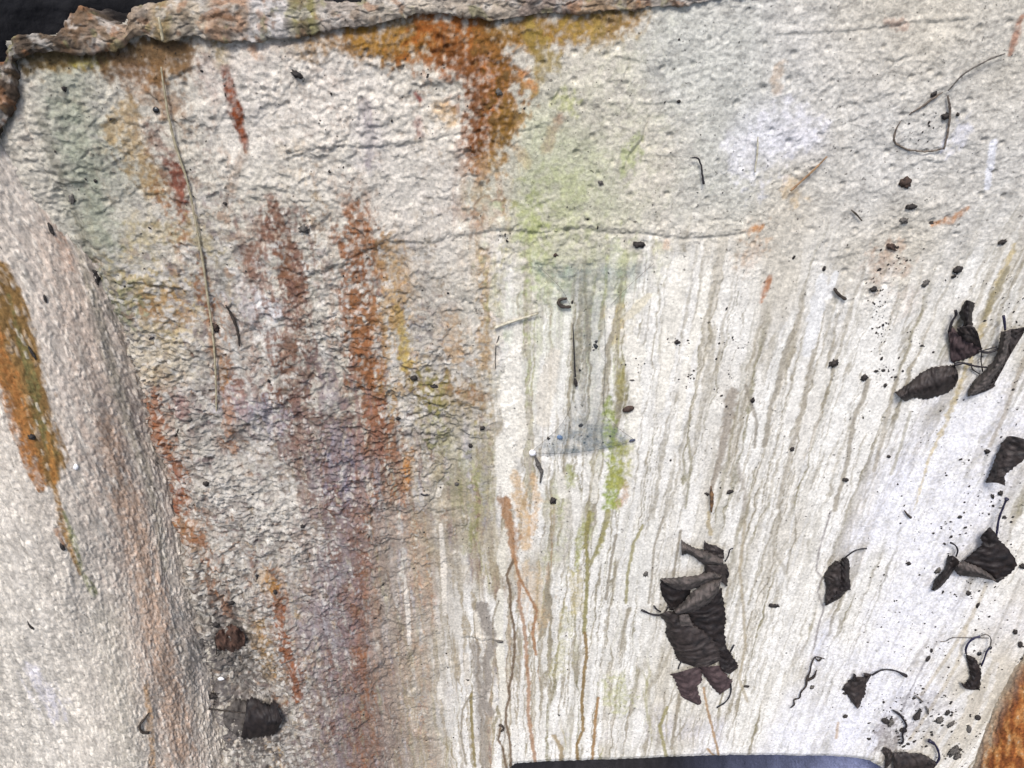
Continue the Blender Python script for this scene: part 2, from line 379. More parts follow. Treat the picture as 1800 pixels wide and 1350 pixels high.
# --- bands of mottled crust hanging down the left half
LB = (1 - SMOOTH) * sst(0.16, 0.02, A_.P[..., 2] * 0.9 + 0.25 * A_.P[..., 0] + 0.02 * A_.nm) * sst(0.0, 0.05, A_.P[..., 0] - crev_x(v) - 0.02) * sst(0.02, -0.03, A_.P[..., 0] - 0.0)
LT = (1 - SMOOTH) * sst(0.02, -0.06, A_.P[..., 0])
for k_, (c, lo, a) in enumerate([((122, 106, 94), 0.02, .8), ((138, 96, 64), 0.10, .85), ((110, 106, 98), 0.05, .7), ((182, 150, 100), 0.12, .75), ((160, 156, 160), 0.16, .6), ((108, 70, 58), 0.14, .8), ((204, 198, 184), 0.05, .75), ((150, 134, 104), 0.12, .6)]):
    band = sst(lo, lo + 0.3, fbm(A_.u * 26 + 0.6 * A_.nm, v * 3.0, 3, 140 + k_ * 5))
    mot = sst(-0.02, 0.28, 0.7 * fbm(A_.u * 85, v * 70, 3, 143 + k_ * 5) + 0.55 * A_.nf2)
    al = ((0.68 * LB + 0.30 * LT) * a * band * mot)[..., None].clip(0, 0.9); A_.C[:] = A_.C * (1 - al) + rgb(*c) * al
uw = u + 0.004 * A_.nm; vw = v + 0.004 * fbm(u * 70, v * 70, 3, 12)
rip = 1 - np.abs(fbm(uw * 55, vw * 120, 3, 15)) * 1.6
SC = LEFTR * (1 - SMOOTH) * sst(0.10, 0.0, v)
al = (SC * 0.40 * sst(0.68, 0.9, rip + 0.25 * A_.nf2))[..., None]; A_.C[:] = A_.C * (1 - al) + rgb(206, 200, 188) * al  # pale lime on the ridge crests, painted to read as light on top
al = (SC * 0.75 * sst(0.55, 0.15, rip + 0.25 * A_.nf2))[..., None]; A_.C[:] = A_.C * (1 - al) + rgb(104, 92, 82) * al  # brown dirt in the hollows, painted to read as shade between ridges
ZS = sst(-0.02, -0.10, v) * sst(-0.25, -0.17, A_.P[..., 0] + 0.02 * A_.nm) * sst(0.035, -0.02, A_.P[..., 0])
for k_, (c, lo, a) in enumerate([((112, 102, 98), 0.0, .75), ((146, 116, 90), 0.08, .7), ((176, 170, 164), 0.06, .6), ((122, 94, 78), 0.1, .7), ((154, 144, 112), 0.12, .6), ((158, 154, 162), 0.16, .5), ((214, 206, 192), 0.24, .8)]):
    al = (ZS * a * sst(lo, lo + 0.22, fbm(u * 120 + 0.5 * A_.nm, v * 9, 4, 160 + k_ * 4) + 0.2 * A_.nf2))[..., None]; A_.C[:] = A_.C * (1 - al) + rgb(*c) * al
A_.C *= (1 - 0.07 * LEFTR * (1 - SMOOTH) - 0.05 * LB)[..., None]
# --- rust under the rim
BR, RU, OC, DR = (118, 74, 38), (146, 84, 32), (150, 110, 44), (110, 52, 24)
P((150, 116, 72), 75, [(560, 70), (680, 78), (760, 90)], 0.85)
P((134, 96, 52), 90, [(620, 60), (760, 60), (900, 60), (1060, 40)], 0.7, 0.9)
P((140, 112, 74), 40, [(300, 82), (420, 84), (540, 78)], 0.45, 1.1)
P(OC, 62, [(640, 68), (720, 66), (780, 72), (860, 68), (960, 56), (1070, 40), (1110, 32)], 0.95)
P((118, 92, 44), 30, [(690, 42), (780, 46), (880, 52), (1000, 38), (1130, 22)], 0.8)
P(RU, (170, 150, 110, 70), [(800, 70), (845, 130), (862, 210), (842, 300)], 0.98, 0.8)
P((168, 104, 44), 80, [(830, 90), (870, 150), (880, 200)], 0.7, 1.0)
P((158, 118, 44), 60, [(890, 200), (870, 260), (862, 290)], 0.8, 0.9)
P((96, 58, 26), 70, [(800, 90), (840, 150), (850, 250)], 0.75, 1.4)
P((104, 80, 34), 60, [(860, 60), (890, 130), (880, 240)], 0.6, 1.4)
P((150, 128, 60), 46, [(940, 60), (965, 110), (940, 140)], 0.75, 0.9)
P((165, 135, 60), 46, [(985, 50), (1040, 50)], 0.7, 0.9)
P((158, 96, 54), 60, [(845, 370), (870, 365)], 0.85, 1.0)
P((140, 78, 46), 40, [(812, 372), (850, 400)], 0.6, 1.2)
P((170, 128, 92), 55, [(835, 300), (838, 340), (850, 440)], 0.6, 1.0)
P((160, 118, 98), 26, [(985, 205), (970, 235), (962, 262)], 0.9)
P((196, 160, 118), 30, [(910, 262), (925, 285)], 0.7)
P((190, 130, 80), 26, [(925, 130), (935, 145)], 0.8, 1.0)
# left of the rim
P((104, 84, 54), 50, [(60, 100), (130, 98), (240, 92), (320, 84)], 0.85, 0.9)
P((150, 120, 62), 46, [(70, 110), (130, 105), (190, 105)], 0.9)
P((172, 160, 74), 22, [(130, 112), (185, 108)], 0.8)
P((122, 82, 54), 80, [(205, 95), (240, 115), (300, 95)], 0.9)
P((140, 110, 66), 60, [(250, 90), (285, 120), (310, 95)], 0.75)
P((150, 118, 90), 46, [(215, 120), (250, 170), (280, 190)], 0.7)
P((160, 132, 84), 70, [(225, 200), (230, 260), (280, 330)], 0.75, 1.0)
P((120, 92, 80), 44, [(262, 225), (300, 290), (318, 350)], 0.8, 1.0)
P((140, 84, 66), 22, [(308, 290), (316, 330), (322, 390)], 0.9, 0.8)
P((182, 166, 120), 50, [(250, 420), (330, 400), (370, 440)], 0.5, 1.0)
P((150, 128, 70), 34, [(386, 60), (392, 110)], 0.8)
P(DR, (18, 22, 26, 16, 6), [(398, 120), (405, 160), (416, 200), (428, 245), (432, 268)], 1.0, 0.35, 0.3)
P((150, 80, 44), (12, 18, 8), [(404, 150), (420, 210), (430, 250)], 0.7, 0.5)
P((150, 118, 90), 18, [(430, 270), (412, 310), (405, 340)], 0.6)
P((178, 158, 148), 46, [(360, 110), (372, 160)], 0.5)
P((214, 202, 190), 80, [(420, 105), (470, 90)], 0.6)
P((168, 130, 100), 24, [(445, 85), (455, 95)], 0.8)
P((104, 84, 96), 20, [(640, 180), (650, 210), (652, 250), (648, 290)], 0.75, 0.8)
P((176, 168, 180), 60, [(648, 220), (650, 280)], 0.4, 1.0)
P((128, 56, 50), 14, [(732, 165), (738, 175)], 0.9)
P((150, 112, 104), 20, [(735, 215), (738, 235)], 0.7)
P((206, 170, 120), 40, [(775, 190), (790, 210)], 0.6)
P((88, 74, 50), 46, [(56, 104), (120, 96), (200, 96), (300, 84)], 0.85, 0.8)
P((110, 84, 56), 70, [(200, 118), (260, 110), (310, 104)], 0.7, 0.9)
P((140, 104, 66), 60, [(270, 130), (300, 200)], 0.5, 1.2)
# --- the bands running down the left crust
P((124, 84, 60), (24, 46, 44, 30), [(480, 350), (512, 430), (515, 520), (505, 640)], 0.85, 1.1, nz='v')
P((136, 92, 62), (20, 40, 30), [(505, 440), (525, 500), (530, 580)], 0.75, 1.1)
P((150, 92, 62), (26, 44, 36), [(470, 400), (455, 440), (440, 470)], 0.5, 1.3)
P((140, 96, 64), (40, 66, 50, 44, 60, 40), [(625, 350), (640, 430), (622, 500), (630, 600), (650, 700), (662, 760)], 0.85, 1.0, nz='v')
P((150, 98, 54), (24, 40, 30), [(620, 520), (640, 580), (650, 690)], 0.8, 1.0)
P((184, 148, 98), 60, [(690, 440), (712, 520), (690, 560)], 0.65, 1.1)
P((186, 160, 84), (12, 22, 16), [(700, 540), (712, 600), (714, 650)], 0.85, 0.7)
P((182, 140, 84), 40, [(790, 560), (800, 620)], 0.6, 1.1)
P((168, 130, 68), (28, 34, 30), [(845, 430), (860, 510), (855, 640)], 0.8, 1.0)
P((148, 122, 70), 60, [(745, 678), (790, 690), (850, 700)], 0.8, 1.1)
P((150, 102, 62), 34, [(800, 690), (855, 700)], 0.6, 1.2)
P((196, 176, 128), 110, [(250, 510), (300, 560), (290, 620)], 0.7, 1.0)
P((176, 136, 84), 50, [(240, 530), (300, 525)], 0.7, 1.2)
P((148, 92, 58), 36, [(250, 545), (330, 560)], 0.35, 1.4)
P((176, 150, 104), 60, [(270, 600), (290, 650)], 0.5, 1.3)
P((158, 110, 58), (16, 26, 24), [(386, 600), (394, 650), (398, 690)], 0.9, 0.9)
P((142, 86, 62), 30, [(420, 670), (430, 710)], 0.7, 1.1)
P((152, 88, 46), 44, [(278, 700), (292, 770), (270, 750)], 0.9, 0.9)
P((150, 76, 38), (26, 36, 34, 26), [(305, 800), (318, 850), (312, 900), (345, 950)], 0.95, 0.8)
P((168, 108, 52), 34, [(300, 900), (340, 930)], 0.7, 1.0)
P((160, 104, 60), 26, [(395, 778), (410, 790)], 0.9, 0.8)
P((140, 92, 86), 34, [(318, 690), (322, 720)], 0.6, 1.0)
P((232, 228, 220), 44, [(468, 530), (478, 560), (470, 620)], 0.8, 0.9)
P((226, 224, 226), 60, [(440, 535), (470, 540)], 0.6, 1.0)
P((120, 96, 86), (60, 100, 90, 70), [(500, 700), (590, 770), (600, 850), (620, 960)], 0.7, 1.1, nz='v')
P((126, 80, 58), 50, [(590, 860), (600, 910)], 0.8, 1.0)
P((140, 86, 66), 40, [(660, 720), (668, 800)], 0.75, 0.9)
P((126, 96, 78), (40, 50, 40), [(510, 600), (520, 680), (530, 780)], 0.6, 1.2)
P((158, 154, 170), 80, [(605, 800), (612, 850)], 0.75, 1.0)
P((164, 160, 168), 80, [(565, 1070), (575, 1120)], 0.6, 1.1)
P((162, 158, 166), 80, [(570, 1000), (600, 1000)], 0.5, 1.2)
P((176, 172, 184), 80, [(430, 720), (470, 730)], 0.5, 1.2)
P((206, 200, 190), 60, [(500, 880), (520, 900)], 0.6, 1.1)
P((184, 124, 56), (14, 26, 20), [(726, 790), (718, 820), (712, 850)], 0.9, 0.5)
P((186, 108, 44), (20, 30, 30, 16), [(738, 960), (748, 1010), (752, 1050), (762, 1100)], 0.92, 0.6)
P((216, 164, 84), (8, 14, 8), [(740, 975), (748, 1000), (752, 1030)], 0.8, 0.5)
P((160, 118, 56), (30, 40, 30), [(735, 900), (742, 950), (770, 990)], 0.7, 0.9, nz='v')
P((140, 82, 46), (18, 30, 22, 34, 18), [(478, 1000), (492, 1060), (500, 1120), (518, 1180), (526, 1225)], 0.92, 0.8)
P((170, 124, 58), 34, [(470, 1010), (480, 1030)], 0.8, 0.9)
P((178, 140, 80), 40, [(455, 1100), (470, 1180)], 0.6, 1.1)
P((150, 100, 62), 20, [(378, 1020), (384, 1050)], 0.7)
P((178, 136, 84), 34, [(330, 930), (350, 960)], 0.6, 1.1)
P((146, 98, 80), (26, 30, 24), [(642, 950), (632, 1050), (630, 1180)], 0.6, 1.0, nz='v')
P((128, 108, 100), 90, [(620, 1180), (650, 1350)], 0.6, 1.0, nz='v')
P((150, 112, 74), 36, [(690, 1180), (705, 1260), (770, 1330)], 0.5, 1.1, nz='v')
for pts, w, a in (([(400, 830), (480, 870), (540, 960)], 130, .6), ([(240, 600), (330, 640), (400, 600)], 110, .6), ([(230, 700), (240, 760)], 60, .5), ([(640, 260), (760, 330), (800, 420)], 150, .6), ([(450, 300), (560, 320)], 110, .55), ([(740, 480), (770, 560)], 80, .5), ([(380, 960), (430, 1000)], 80, .5), ([(560, 560), (600, 480)], 60, .5), ([(700, 880), (690, 960)], 30, .5)):
    P((216, 210, 198), w, pts, a, 1.5, 0.9)
# green algae
GR = (162, 168, 116)
wash((186, 190, 154), 300, [(1010, 330), (970, 500), (1010, 720)], 0.6, 1.2)
wash((184, 185, 150), 180, [(1000, 340), (960, 460), (1010, 620)], 0.5, 0.8, 1.0, 'm')
P(GR, 90, [(985, 330), (1000, 380)], 0.35, 1.2)
P(GR, 70, [(920, 370), (930, 390)], 0.7, 1.2)
P((164, 172, 110), 60, [(940, 420), (950, 500)], 0.5, 1.1)
P((150, 168, 110), 80, [(960, 500), (990, 530)], 0.65, 1.1)
P((158, 170, 100), 70, [(990, 540), (985, 590), (975, 600)], 0.6, 1.1)
P((140, 172, 92), 34, [(893, 590)], 0.9, 0.8)
P((160, 170, 108), 30, [(1120, 250), (1095, 320)], 0.7, 1.1)
P((164, 168, 92), 40, [(1000, 190), (985, 180)], 0.6, 1.1)
P((170, 176, 130), 90, [(1100, 460), (1060, 520)], 0.6, 1.1)
P((172, 164, 90), 26, [(885, 440), (875, 500), (868, 540)], 0.7, 1.0)
P((200, 172, 130), 50, [(1085, 550), (1095, 590)], 0.7, 1.0)
P((176, 170, 104), 40, [(1130, 540), (1150, 500), (1165, 440)], 0.7, 1.0)
P((178, 182, 146), 240, [(1080, 120), (1120, 300)], 0.35, 0.8, 1.0)
P((150, 148, 96), (50, 60, 60, 40), [(770, 740), (800, 800), (815, 880), (825, 960)], 0.75, 1.0, nz='v')
P((140, 134, 76), 40, [(755, 670), (770, 700)], 0.7, 1.0)
P((140, 146, 112), 60, [(205, 545), (190, 580), (220, 520)], 0.6, 1.0)
P((146, 152, 132), 60, [(120, 200), (150, 330), (180, 420)], 0.6, 0.9)
P((190, 132, 70), 14, [(1172, 425), (1172, 435)], 0.9, 0.4)
for pts, w, c, a in (([(905, 520), (900, 600)], 40, (160, 172, 112), .6), ([(935, 560), (950, 620), (940, 700)], 46, (172, 178, 132), .55), ([(1000, 600), (1010, 680)], 40, (176, 182, 140), .5), ([(1085, 640), (1090, 720)], 36, (158, 168, 96), .6), ([(1130, 600), (1140, 680)], 26, (178, 180, 134), .55), ([(1165, 520), (1150, 620)], 24, (176, 178, 130), .5), ([(1055, 840), (1048, 940)], 30, (168, 172, 116), .5), ([(985, 880), (975, 980)], 30, (178, 178, 132), .5), ([(860, 760), (850, 900)], 40, (158, 156, 110), .5)):
    A_.paint(rgb(*c), np.array(w) * 1.4, pts, a, 1.5, 0.7, 'm')
for pts in ([(945, 468), (975, 500), (1000, 525)], [(1155, 466), (1120, 500), (1080, 530)], [(960, 485), (1040, 476), (1140, 480)]):
    A_.paint(rgb(146, 162, 156), 26, pts, 0.55, 1.3, 0.8, 'm')
# plain patches on the right
P((176, 120, 82), (10, 16, 8), [(1355, 485), (1345, 505), (1338, 530)], 0.9, 0.7)
P((198, 134, 74), 20, [(1320, 405), (1335, 400)], 0.9, 0.7)
P((190, 150, 110), 50, [(1325, 410), (1330, 440), (1310, 460)], 0.55, 1.1)
P((206, 180, 140), 40, [(1390, 330), (1400, 350)], 0.6, 1.0)
P((180, 124, 74), (8, 20, 10), [(1700, 365), (1682, 380), (1640, 395)], 0.85, 0.8)
P((176, 146, 122), 60, [(1560, 440), (1550, 500), (1570, 470)], 0.6, 1.2)
P((192, 166, 148), 60, [(1600, 530), (1580, 560)], 0.6, 1.1)
P((178, 148, 130), 24, [(1560, 40), (1590, 40)], 0.7, 1.0)
P((160, 116, 92), (12, 16, 8), [(1795, 30), (1785, 65), (1775, 95)], 0.85, 0.7)
P((200, 176, 150), 20, [(1370, 120), (1365, 160)], 0.6, 1.0)
P((226, 224, 228), 80, [(1375, 210), (1400, 240)], 0.7, 1.2)
P((226, 224, 226), 70, [(1300, 255), (1330, 310)], 0.7, 1.2)
P((230, 230, 242), 40, [(1690, 230), (1680, 250)], 0.5, 1.2)

for pts, w, c, a in (([(300, 700), (330, 900), (380, 1060)], 90, (122, 110, 98), .4), ([(500, 420), (520, 640), (540, 900), (560, 1340)], 60, (122, 92, 72), .4), ([(640, 420), (650, 700), (640, 1000), (650, 1340)], 60, (136, 94, 62), .45),
                     ([(590, 640), (600, 900), (610, 1340)], 80, (118, 104, 100), .45), ([(690, 760), (690, 1000), (700, 1340)], 50, (134, 110, 88), .55), ([(440, 380), (430, 560), (420, 760)], 50, (130, 100, 84), .45), ([(800, 700), (790, 900), (780, 1340)], 70, (146, 136, 112), .5), ([(360, 1000), (400, 1150), (440, 1340)], 120, (92, 86, 80), .6)):
    A_.paint(rgb(*c), np.array(w) * 1.5, pts, a, 1.6, 0.9, 'v')
for pts, w, c, a in (([(760, 820), (750, 1100), (760, 1350)], 120, (168, 156, 132), .55), ([(850, 900), (840, 1150), (850, 1350)], 90, (186, 172, 140), .45), ([(960, 880), (1000, 1100), (1010, 1340)], 80, (182, 182, 146), .45), ([(720, 950), (740, 1200)], 40, (160, 120, 80), .45)):
    A_.paint(rgb(*c), np.array(w) * 1.5, pts, a, 1.6, 0.9, 'v')
g1_, g2_, gid_ = cells(uw * 150, vw * 210, 240)       # pale flakes sitting on the stained crust
al = (0.6 * LEFTR * (1 - SMOOTH) * (gid_ > 0.66) * sst(0.55, 0.3, g1_ + 0.12 * A_.nf2) * sst(-0.3, 0.2, A_.nc + 0.1))[..., None]; A_.C[:] = A_.C * (1 - al) + rgb(214, 209, 199) * al
for pts, w, c, a, bk_ in (([(625, 380), (632, 560), (650, 720), (668, 840), (640, 1000), (635, 1200), (640, 1350)], (36, 50, 60, 40, 36, 40), (138, 90, 56), .85, 1.1),
        ([(505, 380), (515, 540), (510, 700), (570, 800), (600, 950), (615, 1350)], (40, 46, 60, 70, 56, 50), (112, 82, 70), .85, 1.1),
        ([(590, 680), (606, 820), (600, 960), (575, 1120), (590, 1350)], (60, 80, 70, 60, 60), (140, 131, 134), .6, 1.2),
        ([(470, 380), (455, 470), (470, 560), (480, 700)], (24, 40, 36, 24), (128, 92, 72), .6, 1.2),
        ([(690, 470), (700, 620), (690, 720)], (26, 34, 24), (172, 138, 84), .6, 1.2),
        ([(300, 780), (325, 880), (370, 1000), (400, 1080)], (34, 40, 34, 20), (140, 88, 48), .7, 1.0),
        ([(285, 330), (318, 420), (390, 580), (396, 700), (410, 790)], (20, 20, 26, 26, 16), (150, 102, 62), .6, 1.1),
        ([(690, 860), (735, 960), (750, 1080), (735, 1250), (760, 1350)], (24, 34, 30, 26, 22), (166, 110, 60), .65, 1.0),
        ([(660, 760), (690, 900), (700, 1100), (690, 1350)], (40, 34, 30, 30), (126, 96, 80), .6, 1.1)):
    pr_, sl_ = A_.prof(pts, np.array(w) * 2.5)           # a broad band of broken mottle, not a stripe
    wob_ = 0.5 * A_.nm + 0.4 * A_.nv
    mt_ = sst(-0.05, 0.25, (0.55 * fbm(u[sl_] * 75, v[sl_] * 45, 3, 260 + len(pts) + w[0]) + 0.5 * A_.nf2[sl_] + 0.35 * A_.nv[sl_]))
    al = (sst(0.0, 0.75, pr_ + wob_[sl_]) * np.clip(pr_ * 4 + 1.9, 0, 1) * mt_ * a * 0.95)[..., None]; A_.C[sl_] = A_.C[sl_] * (1 - al) + rgb(*c) * al
A_.paint(rgb(104, 102, 88), (30, 26, 24, 26, 30, 34), [(70, 200), (135, 380), (205, 600), (275, 850), (325, 1050), (395, 1340)], 0.6, 0.9, 0.9, 'm')
for pts, w, a in (([(930, 460), (950, 640), (960, 860)], 110, .3), ([(1080, 460), (1075, 700), (1060, 1000)], 90, .3)):
    A_.paint(rgb(174, 178, 122), w * 1.5, pts, a, 1.5, 0.9, 'v')
# --- drips and tongues in the smooth part
rs = np.random.default_rng(21)
def paint_uv(uv, radm, c, a, brk, soft, nz='f'):
    sv = A_.find; A_.find = lambda pts: uv
    pts = np.stack([np.full(len(uv), 900.0), np.full(len(uv), 675.0)], 1)
    k = np.array(radm) * 2 * F / 0.72
    # width is handed over in metres through the same profile routine
    P0 = A_.P; n = len(uv)
    i = np.clip(np.searchsorted(A_.V, uv[:, 1]), 0, len(A_.V) - 1); j = np.clip(np.searchsorted(A_.U, uv[:, 0]), 0, len(A_.U) - 1)
    dd = P0[i, j] - CAM; f = -CP * dd[:, 1] - SP * dd[:, 2]
    w = np.interp(np.linspace(0, 1, n), np.linspace(0, 1, len(radm)), radm) * 2 * F / f
    A_.paint(c, w, pts, a, brk, soft, nz); A_.find = sv
def smooth_at(a, b):
    i = int(np.clip(np.searchsorted(A_.V, b), 0, len(A_.V) - 1)); j = int(np.clip(np.searchsorted(A_.U, a), 0, len(A_.U) - 1))
    return SMOOTH[i, j], A_.px[i, j], A_.py[i, j]
def run_down(a, b, L, wob):
    out = [(a, b)]; s = 0; d = 0
    while s < L:
        d = d * 0.75 + rs.normal() * wob; a += d; b -= 0.006; s += 0.006; out.append((a, b))
    return np.array(out)
n = 0
while n < 190:                                      # pale tongues of lime
    a, b = rs.uniform(-0.04, 0.72), rs.uniform(-0.55, 0.14)
    m, X, Y = smooth_at(a, b)
    if m < 0.6: continue
    n += 1
    L = rs.uniform(0.02, 0.13); w = rs.uniform(0.002, 0.0075)
    c = rgb(*(np.array([234, 230, 219]) + rs.uniform(-14, 4)))
    if X > 1350: c = rgb(*(np.array([231, 229, 224]) + rs.uniform(-10, 4)))
    paint_uv(run_down(a, b, L, 0.0004), [w * 0.8, w, w * 0.8, w * 0.4], c, rs.uniform(0.4, 0.9), 0.35, 0.3)
n = 0
while n < 420:                                      # grey drip lines
    a, b = rs.uniform(-0.14, 0.72), rs.uniform(-0.56, 0.20)
    m, X, Y = smooth_at(a, b)
    if m < 0.5: continue
    n += 1
    L = rs.uniform(0.04, 0.26) * (1.3 if X > 1100 else 0.9); w = rs.choice([0.0007, 0.0011, 0.0016, 0.0026])
    c = np.array([164, 156, 138]) + rs.uniform(-18, 20)
    if X < 1140 and rs.random() < 0.5: c = np.array([160, 154, 108])
    if X < 1000 and rs.random() < 0.5: c = np.array([160, 132, 100])
    if X > 1450: c = np.array([188, 180, 166]) + rs.uniform(-14, 14)
    paint_uv(run_down(a, b, L, 0.0009), [w * 0.5, w, w * rs.uniform(0.5, 1.4), w, w * 0.4], rgb(*c), rs.uniform(0.4, 0.9), 0.5, 0.5)

wash((166, 155, 139), 230, [(770, 930), (765, 1150), (770, 1400)], 0.75, 0.9, 1.0, 'v')
wash((150, 138, 128), 120, [(680, 900), (690, 1400)], 0.7, 1.0, 1.0, 'v')
wash((190, 180, 158), 140, [(870, 950), (880, 1400)], 0.5, 1.0, 1.0, 'v')
wu = u + 0.0042 * fbm(u * 60, v * 46, 3, 201) + 0.0009 * A_.nf
zone = SMOOTH * (0.55 + 0.45 * sst(0.16, 0.02, A_.P[..., 0]) * sst(0.0, -0.15, v)  + 0.45 * sst(0.56, 0.36, A_.P[..., 0] + 0.3 * v)) * sst(-0.25, 0.2, fbm(u * 9, v * 5, 3, 202) + 0.28)
for fu, fv, sd_, wd, c, a in ((42, 1.7, 203, 0.052, (142, 134, 114), .9), (72, 2.6, 204, 0.065, (154, 146, 126), .85), (30, 1.4, 205, 0.030, (138, 132, 104), .85), (120, 4, 206, 0.08, (168, 160, 142), .7)):
    t_ = fbm(wu * fu, v * fv, 2, sd_, 0.4); wv = wd * (0.55 + 0.9 * sst(-0.3, 0.4, fbm(u * 30, v * 9, 2, sd_ + 20)))
    line = sst(wv, wv * 0.7, np.abs(t_)); al = (zone * a * line).clip(0, 0.92) * (0.6 + 0.4 * sst(-.3, .3, A_.nf2 + A_.nf))
    cc = rgb(*c); warm = sst(0.10, -0.10, A_.P[..., 0])[..., None] * 0.35; cc = cc * (1 - warm) + rgb(158, 134, 96) * warm
    A_.C[:] = A_.C * (1 - al[..., None]) + cc * al[..., None]
    gap = (zone * 0.6).clip(0, 0.7) * (0.15 + 0.85 * sst(-0.11, 0.01, A_.P[..., 0])) * sst(wv * 1.2, wv * 2.0, t_); A_.C[:] = A_.C * (1 - gap[..., None]) + rgb(238, 235, 227) * gap[..., None]
wash((236, 236, 243), 460, [(1700, 780), (1580, 1130), (1330, 1330)], 0.75, 0.7)
z3 = lambda ox, oy, s, pts: [(ox + x / s, oy + y / s) for x, y in pts]
def drip(c, w, pts, a=0.85, brk=0.45, soft=0.5): A_.paint(rgb(*c), np.array(w) * 1.35, pts, a, brk, soft, 'f')
def tongue(pts, w, c=(236, 231, 218), a=0.95): A_.paint(rgb(*c), w, pts, a, 0.3, 0.25, 'f')
# bright tongues
tongue([(1200, 455), (1192, 500), (1180, 560), (1172, 640), (1160, 720)], (30, 44, 36, 26, 16))
tongue([(1245, 470), (1235, 540), (1205, 640), (1190, 780)], (14, 20, 18, 12))
tongue([(1110, 595), (1118, 625), (1112, 660), (1120, 690), (1108, 800), (1102, 870)], (20, 40, 20, 26, 20, 18))
tongue([(1140, 520), (1120, 540), (1100, 560)], (14, 22, 10), (222, 214, 192))
tongue([(905, 560), (912, 590), (900, 640), (898, 700), (905, 760)], (12, 18, 34, 50, 36))
tongue([(890, 770), (888, 830), (894, 865), (902, 885)], (40, 46, 30, 8))
tongue([(915, 700), (920, 760), (912, 800)], (10, 20, 12), (228, 222, 208))
tongue([(975, 620), (960, 680), (955, 740)], (24, 40, 30), (222, 214, 198), 0.7)
tongue([(1010, 850), (1014, 890), (1012, 940)], (16, 22, 12), (228, 224, 214))
tongue([(985, 835), (990, 870)], (18, 20), (226, 221, 208))
tongue([(1048, 835), (1044, 880)], (10, 16), (226, 221, 208))
tongue([(880, 1040), (876, 1110), (884, 1200), (888, 1260)], (14, 24, 16, 22), (226, 221, 206))
tongue([(895, 930), (880, 980), (885, 1010)], (24, 20, 12), (222, 216, 200))
tongue([(775, 920), (780, 1000), (782, 1080)], (8, 14, 10), (222, 214, 200))
tongue([(772, 1200), (774, 1225)], (8, 14), (222, 216, 204))
tongue([(820, 1150), (822, 1200)], (10, 14), (218, 210, 196))
tongue([(836, 1075), (842, 1120)], (8, 14), (222, 214, 198))
tongue([(712, 1010), (716, 1060), (720, 1130)], (5, 12, 8), (214, 206, 194))
tongue([(770, 870), (776, 850)], (12, 14), (220, 212, 196))
tongue([(1120, 940), (1110, 1000), (1100, 1060)], (26, 36, 30), (230, 227, 218), 0.8)
tongue([(1150, 920), (1135, 1000), (1130, 1080)], (22, 34, 26), (232, 229, 220), 0.8)
tongue([(1395, 550), (1375, 620), (1360, 700), (1340, 760)], (10, 18, 14, 16), (230, 227, 218), 0.9)
tongue([(1445, 490), (1432, 560), (1420, 620)], (24, 30, 22), (230, 229, 226), 0.9)
tongue([(1470, 480), (1455, 520)], (12, 18), (230, 229, 226), 0.9)
tongue([(1745, 250), (1735, 330)], (14, 12), (232, 232, 236), 0.9)
# rust stains among the drips
P((206, 172, 126), (16, 34, 22), [(905, 830), (915, 880), (925, 960)], 0.7, 0.8)
P((208, 170, 124), (10, 24, 16), [(935, 830), (945, 880), (935, 940)], 0.6, 0.9)
P((178, 140, 108), (16, 26, 12), [(893, 880), (902, 940), (905, 985)], 0.75, 0.8)
P((186, 146, 116), 24, [(1095, 850), (1100, 870), (1085, 885)], 0.7, 0.9)
P((148, 164, 72), (20, 30, 34, 36), [(1068, 700), (1072, 760), (1085, 830), (1072, 885)], 0.85, 0.9)
P((160, 158, 84), 44, [(1090, 790), (1088, 850)], 0.75, 0.9)
P((156, 160, 92), (12, 26), [(1000, 820), (1003, 850)], 0.7, 0.9)
P((164, 164, 96), (16, 22, 14), [(1040, 905), (1022, 940), (1010, 1010)], 0.75, 0.9, nz='v')
P((160, 156, 92), (14, 14), [(1068, 920), (1050, 970)], 0.7, 0.9)
P((180, 180, 130), 60, [(1090, 1200), (1085, 1240)], 0.6, 1.1)
P((184, 178, 130), 40, [(1000, 1080), (980, 1180)], 0.5, 1.1, nz='v')
P((190, 176, 130), 36, [(1010, 1010), (1015, 1070)], 0.6, 1.1, nz='v')
P((208, 178, 140), 60, [(930, 1010), (950, 1090)], 0.5, 1.1, nz='v')
P((160, 150, 90), (14, 22), [(1092, 640), (1090, 700)], 0.7, 0.9)
P((120, 112, 96), 60, [(1090, 712)], 0.5, 0.7)
# traced drip lines
B3 = (600, 900, 3.0)
BD, GD, OD, KD = (164, 124, 88), (142, 132, 112), (146, 138, 86), (116, 98, 78)
drip(BD, (24, 16, 8), z3(*B3, [(860, -60), (885, 60), (910, 250)]), 0.8)
drip(KD, 5.5, z3(*B3, [(910, 250), (872, 335), (893, 430), (890, 500), (915, 640), (912, 760), (900, 860), (882, 930), (890, 970), (868, 1040), (868, 1110), (890, 1220), (905, 1360)]), 0.95)
drip(BD, 6, z3(*B3, [(915, 250), (940, 350), (985, 430), (1030, 520), (1010, 640), (1025, 750)]), 0.9)
drip(BD, 8, z3(*B3, [(940, 360), (935, 470), (965, 600), (975, 700), (975, 800), (990, 900), (985, 1060), (1020, 1150), (1000, 1240), (1010, 1340)]), 0.8)
drip(OD, 8, z3(*B3, [(1310, 0), (1285, 160), (1300, 260), (1290, 480), (1280, 640)]), 0.9)
drip((140, 116, 74), 7, z3(*B3, [(1285, 640), (1295, 740), (1280, 850), (1268, 1000), (1275, 1150), (1240, 1230), (1245, 1350)]), 0.95)
drip((156, 120, 72), 6, z3(*B3, [(1355, 980), (1340, 1100), (1300, 1180), (1280, 1350)]), 0.9)
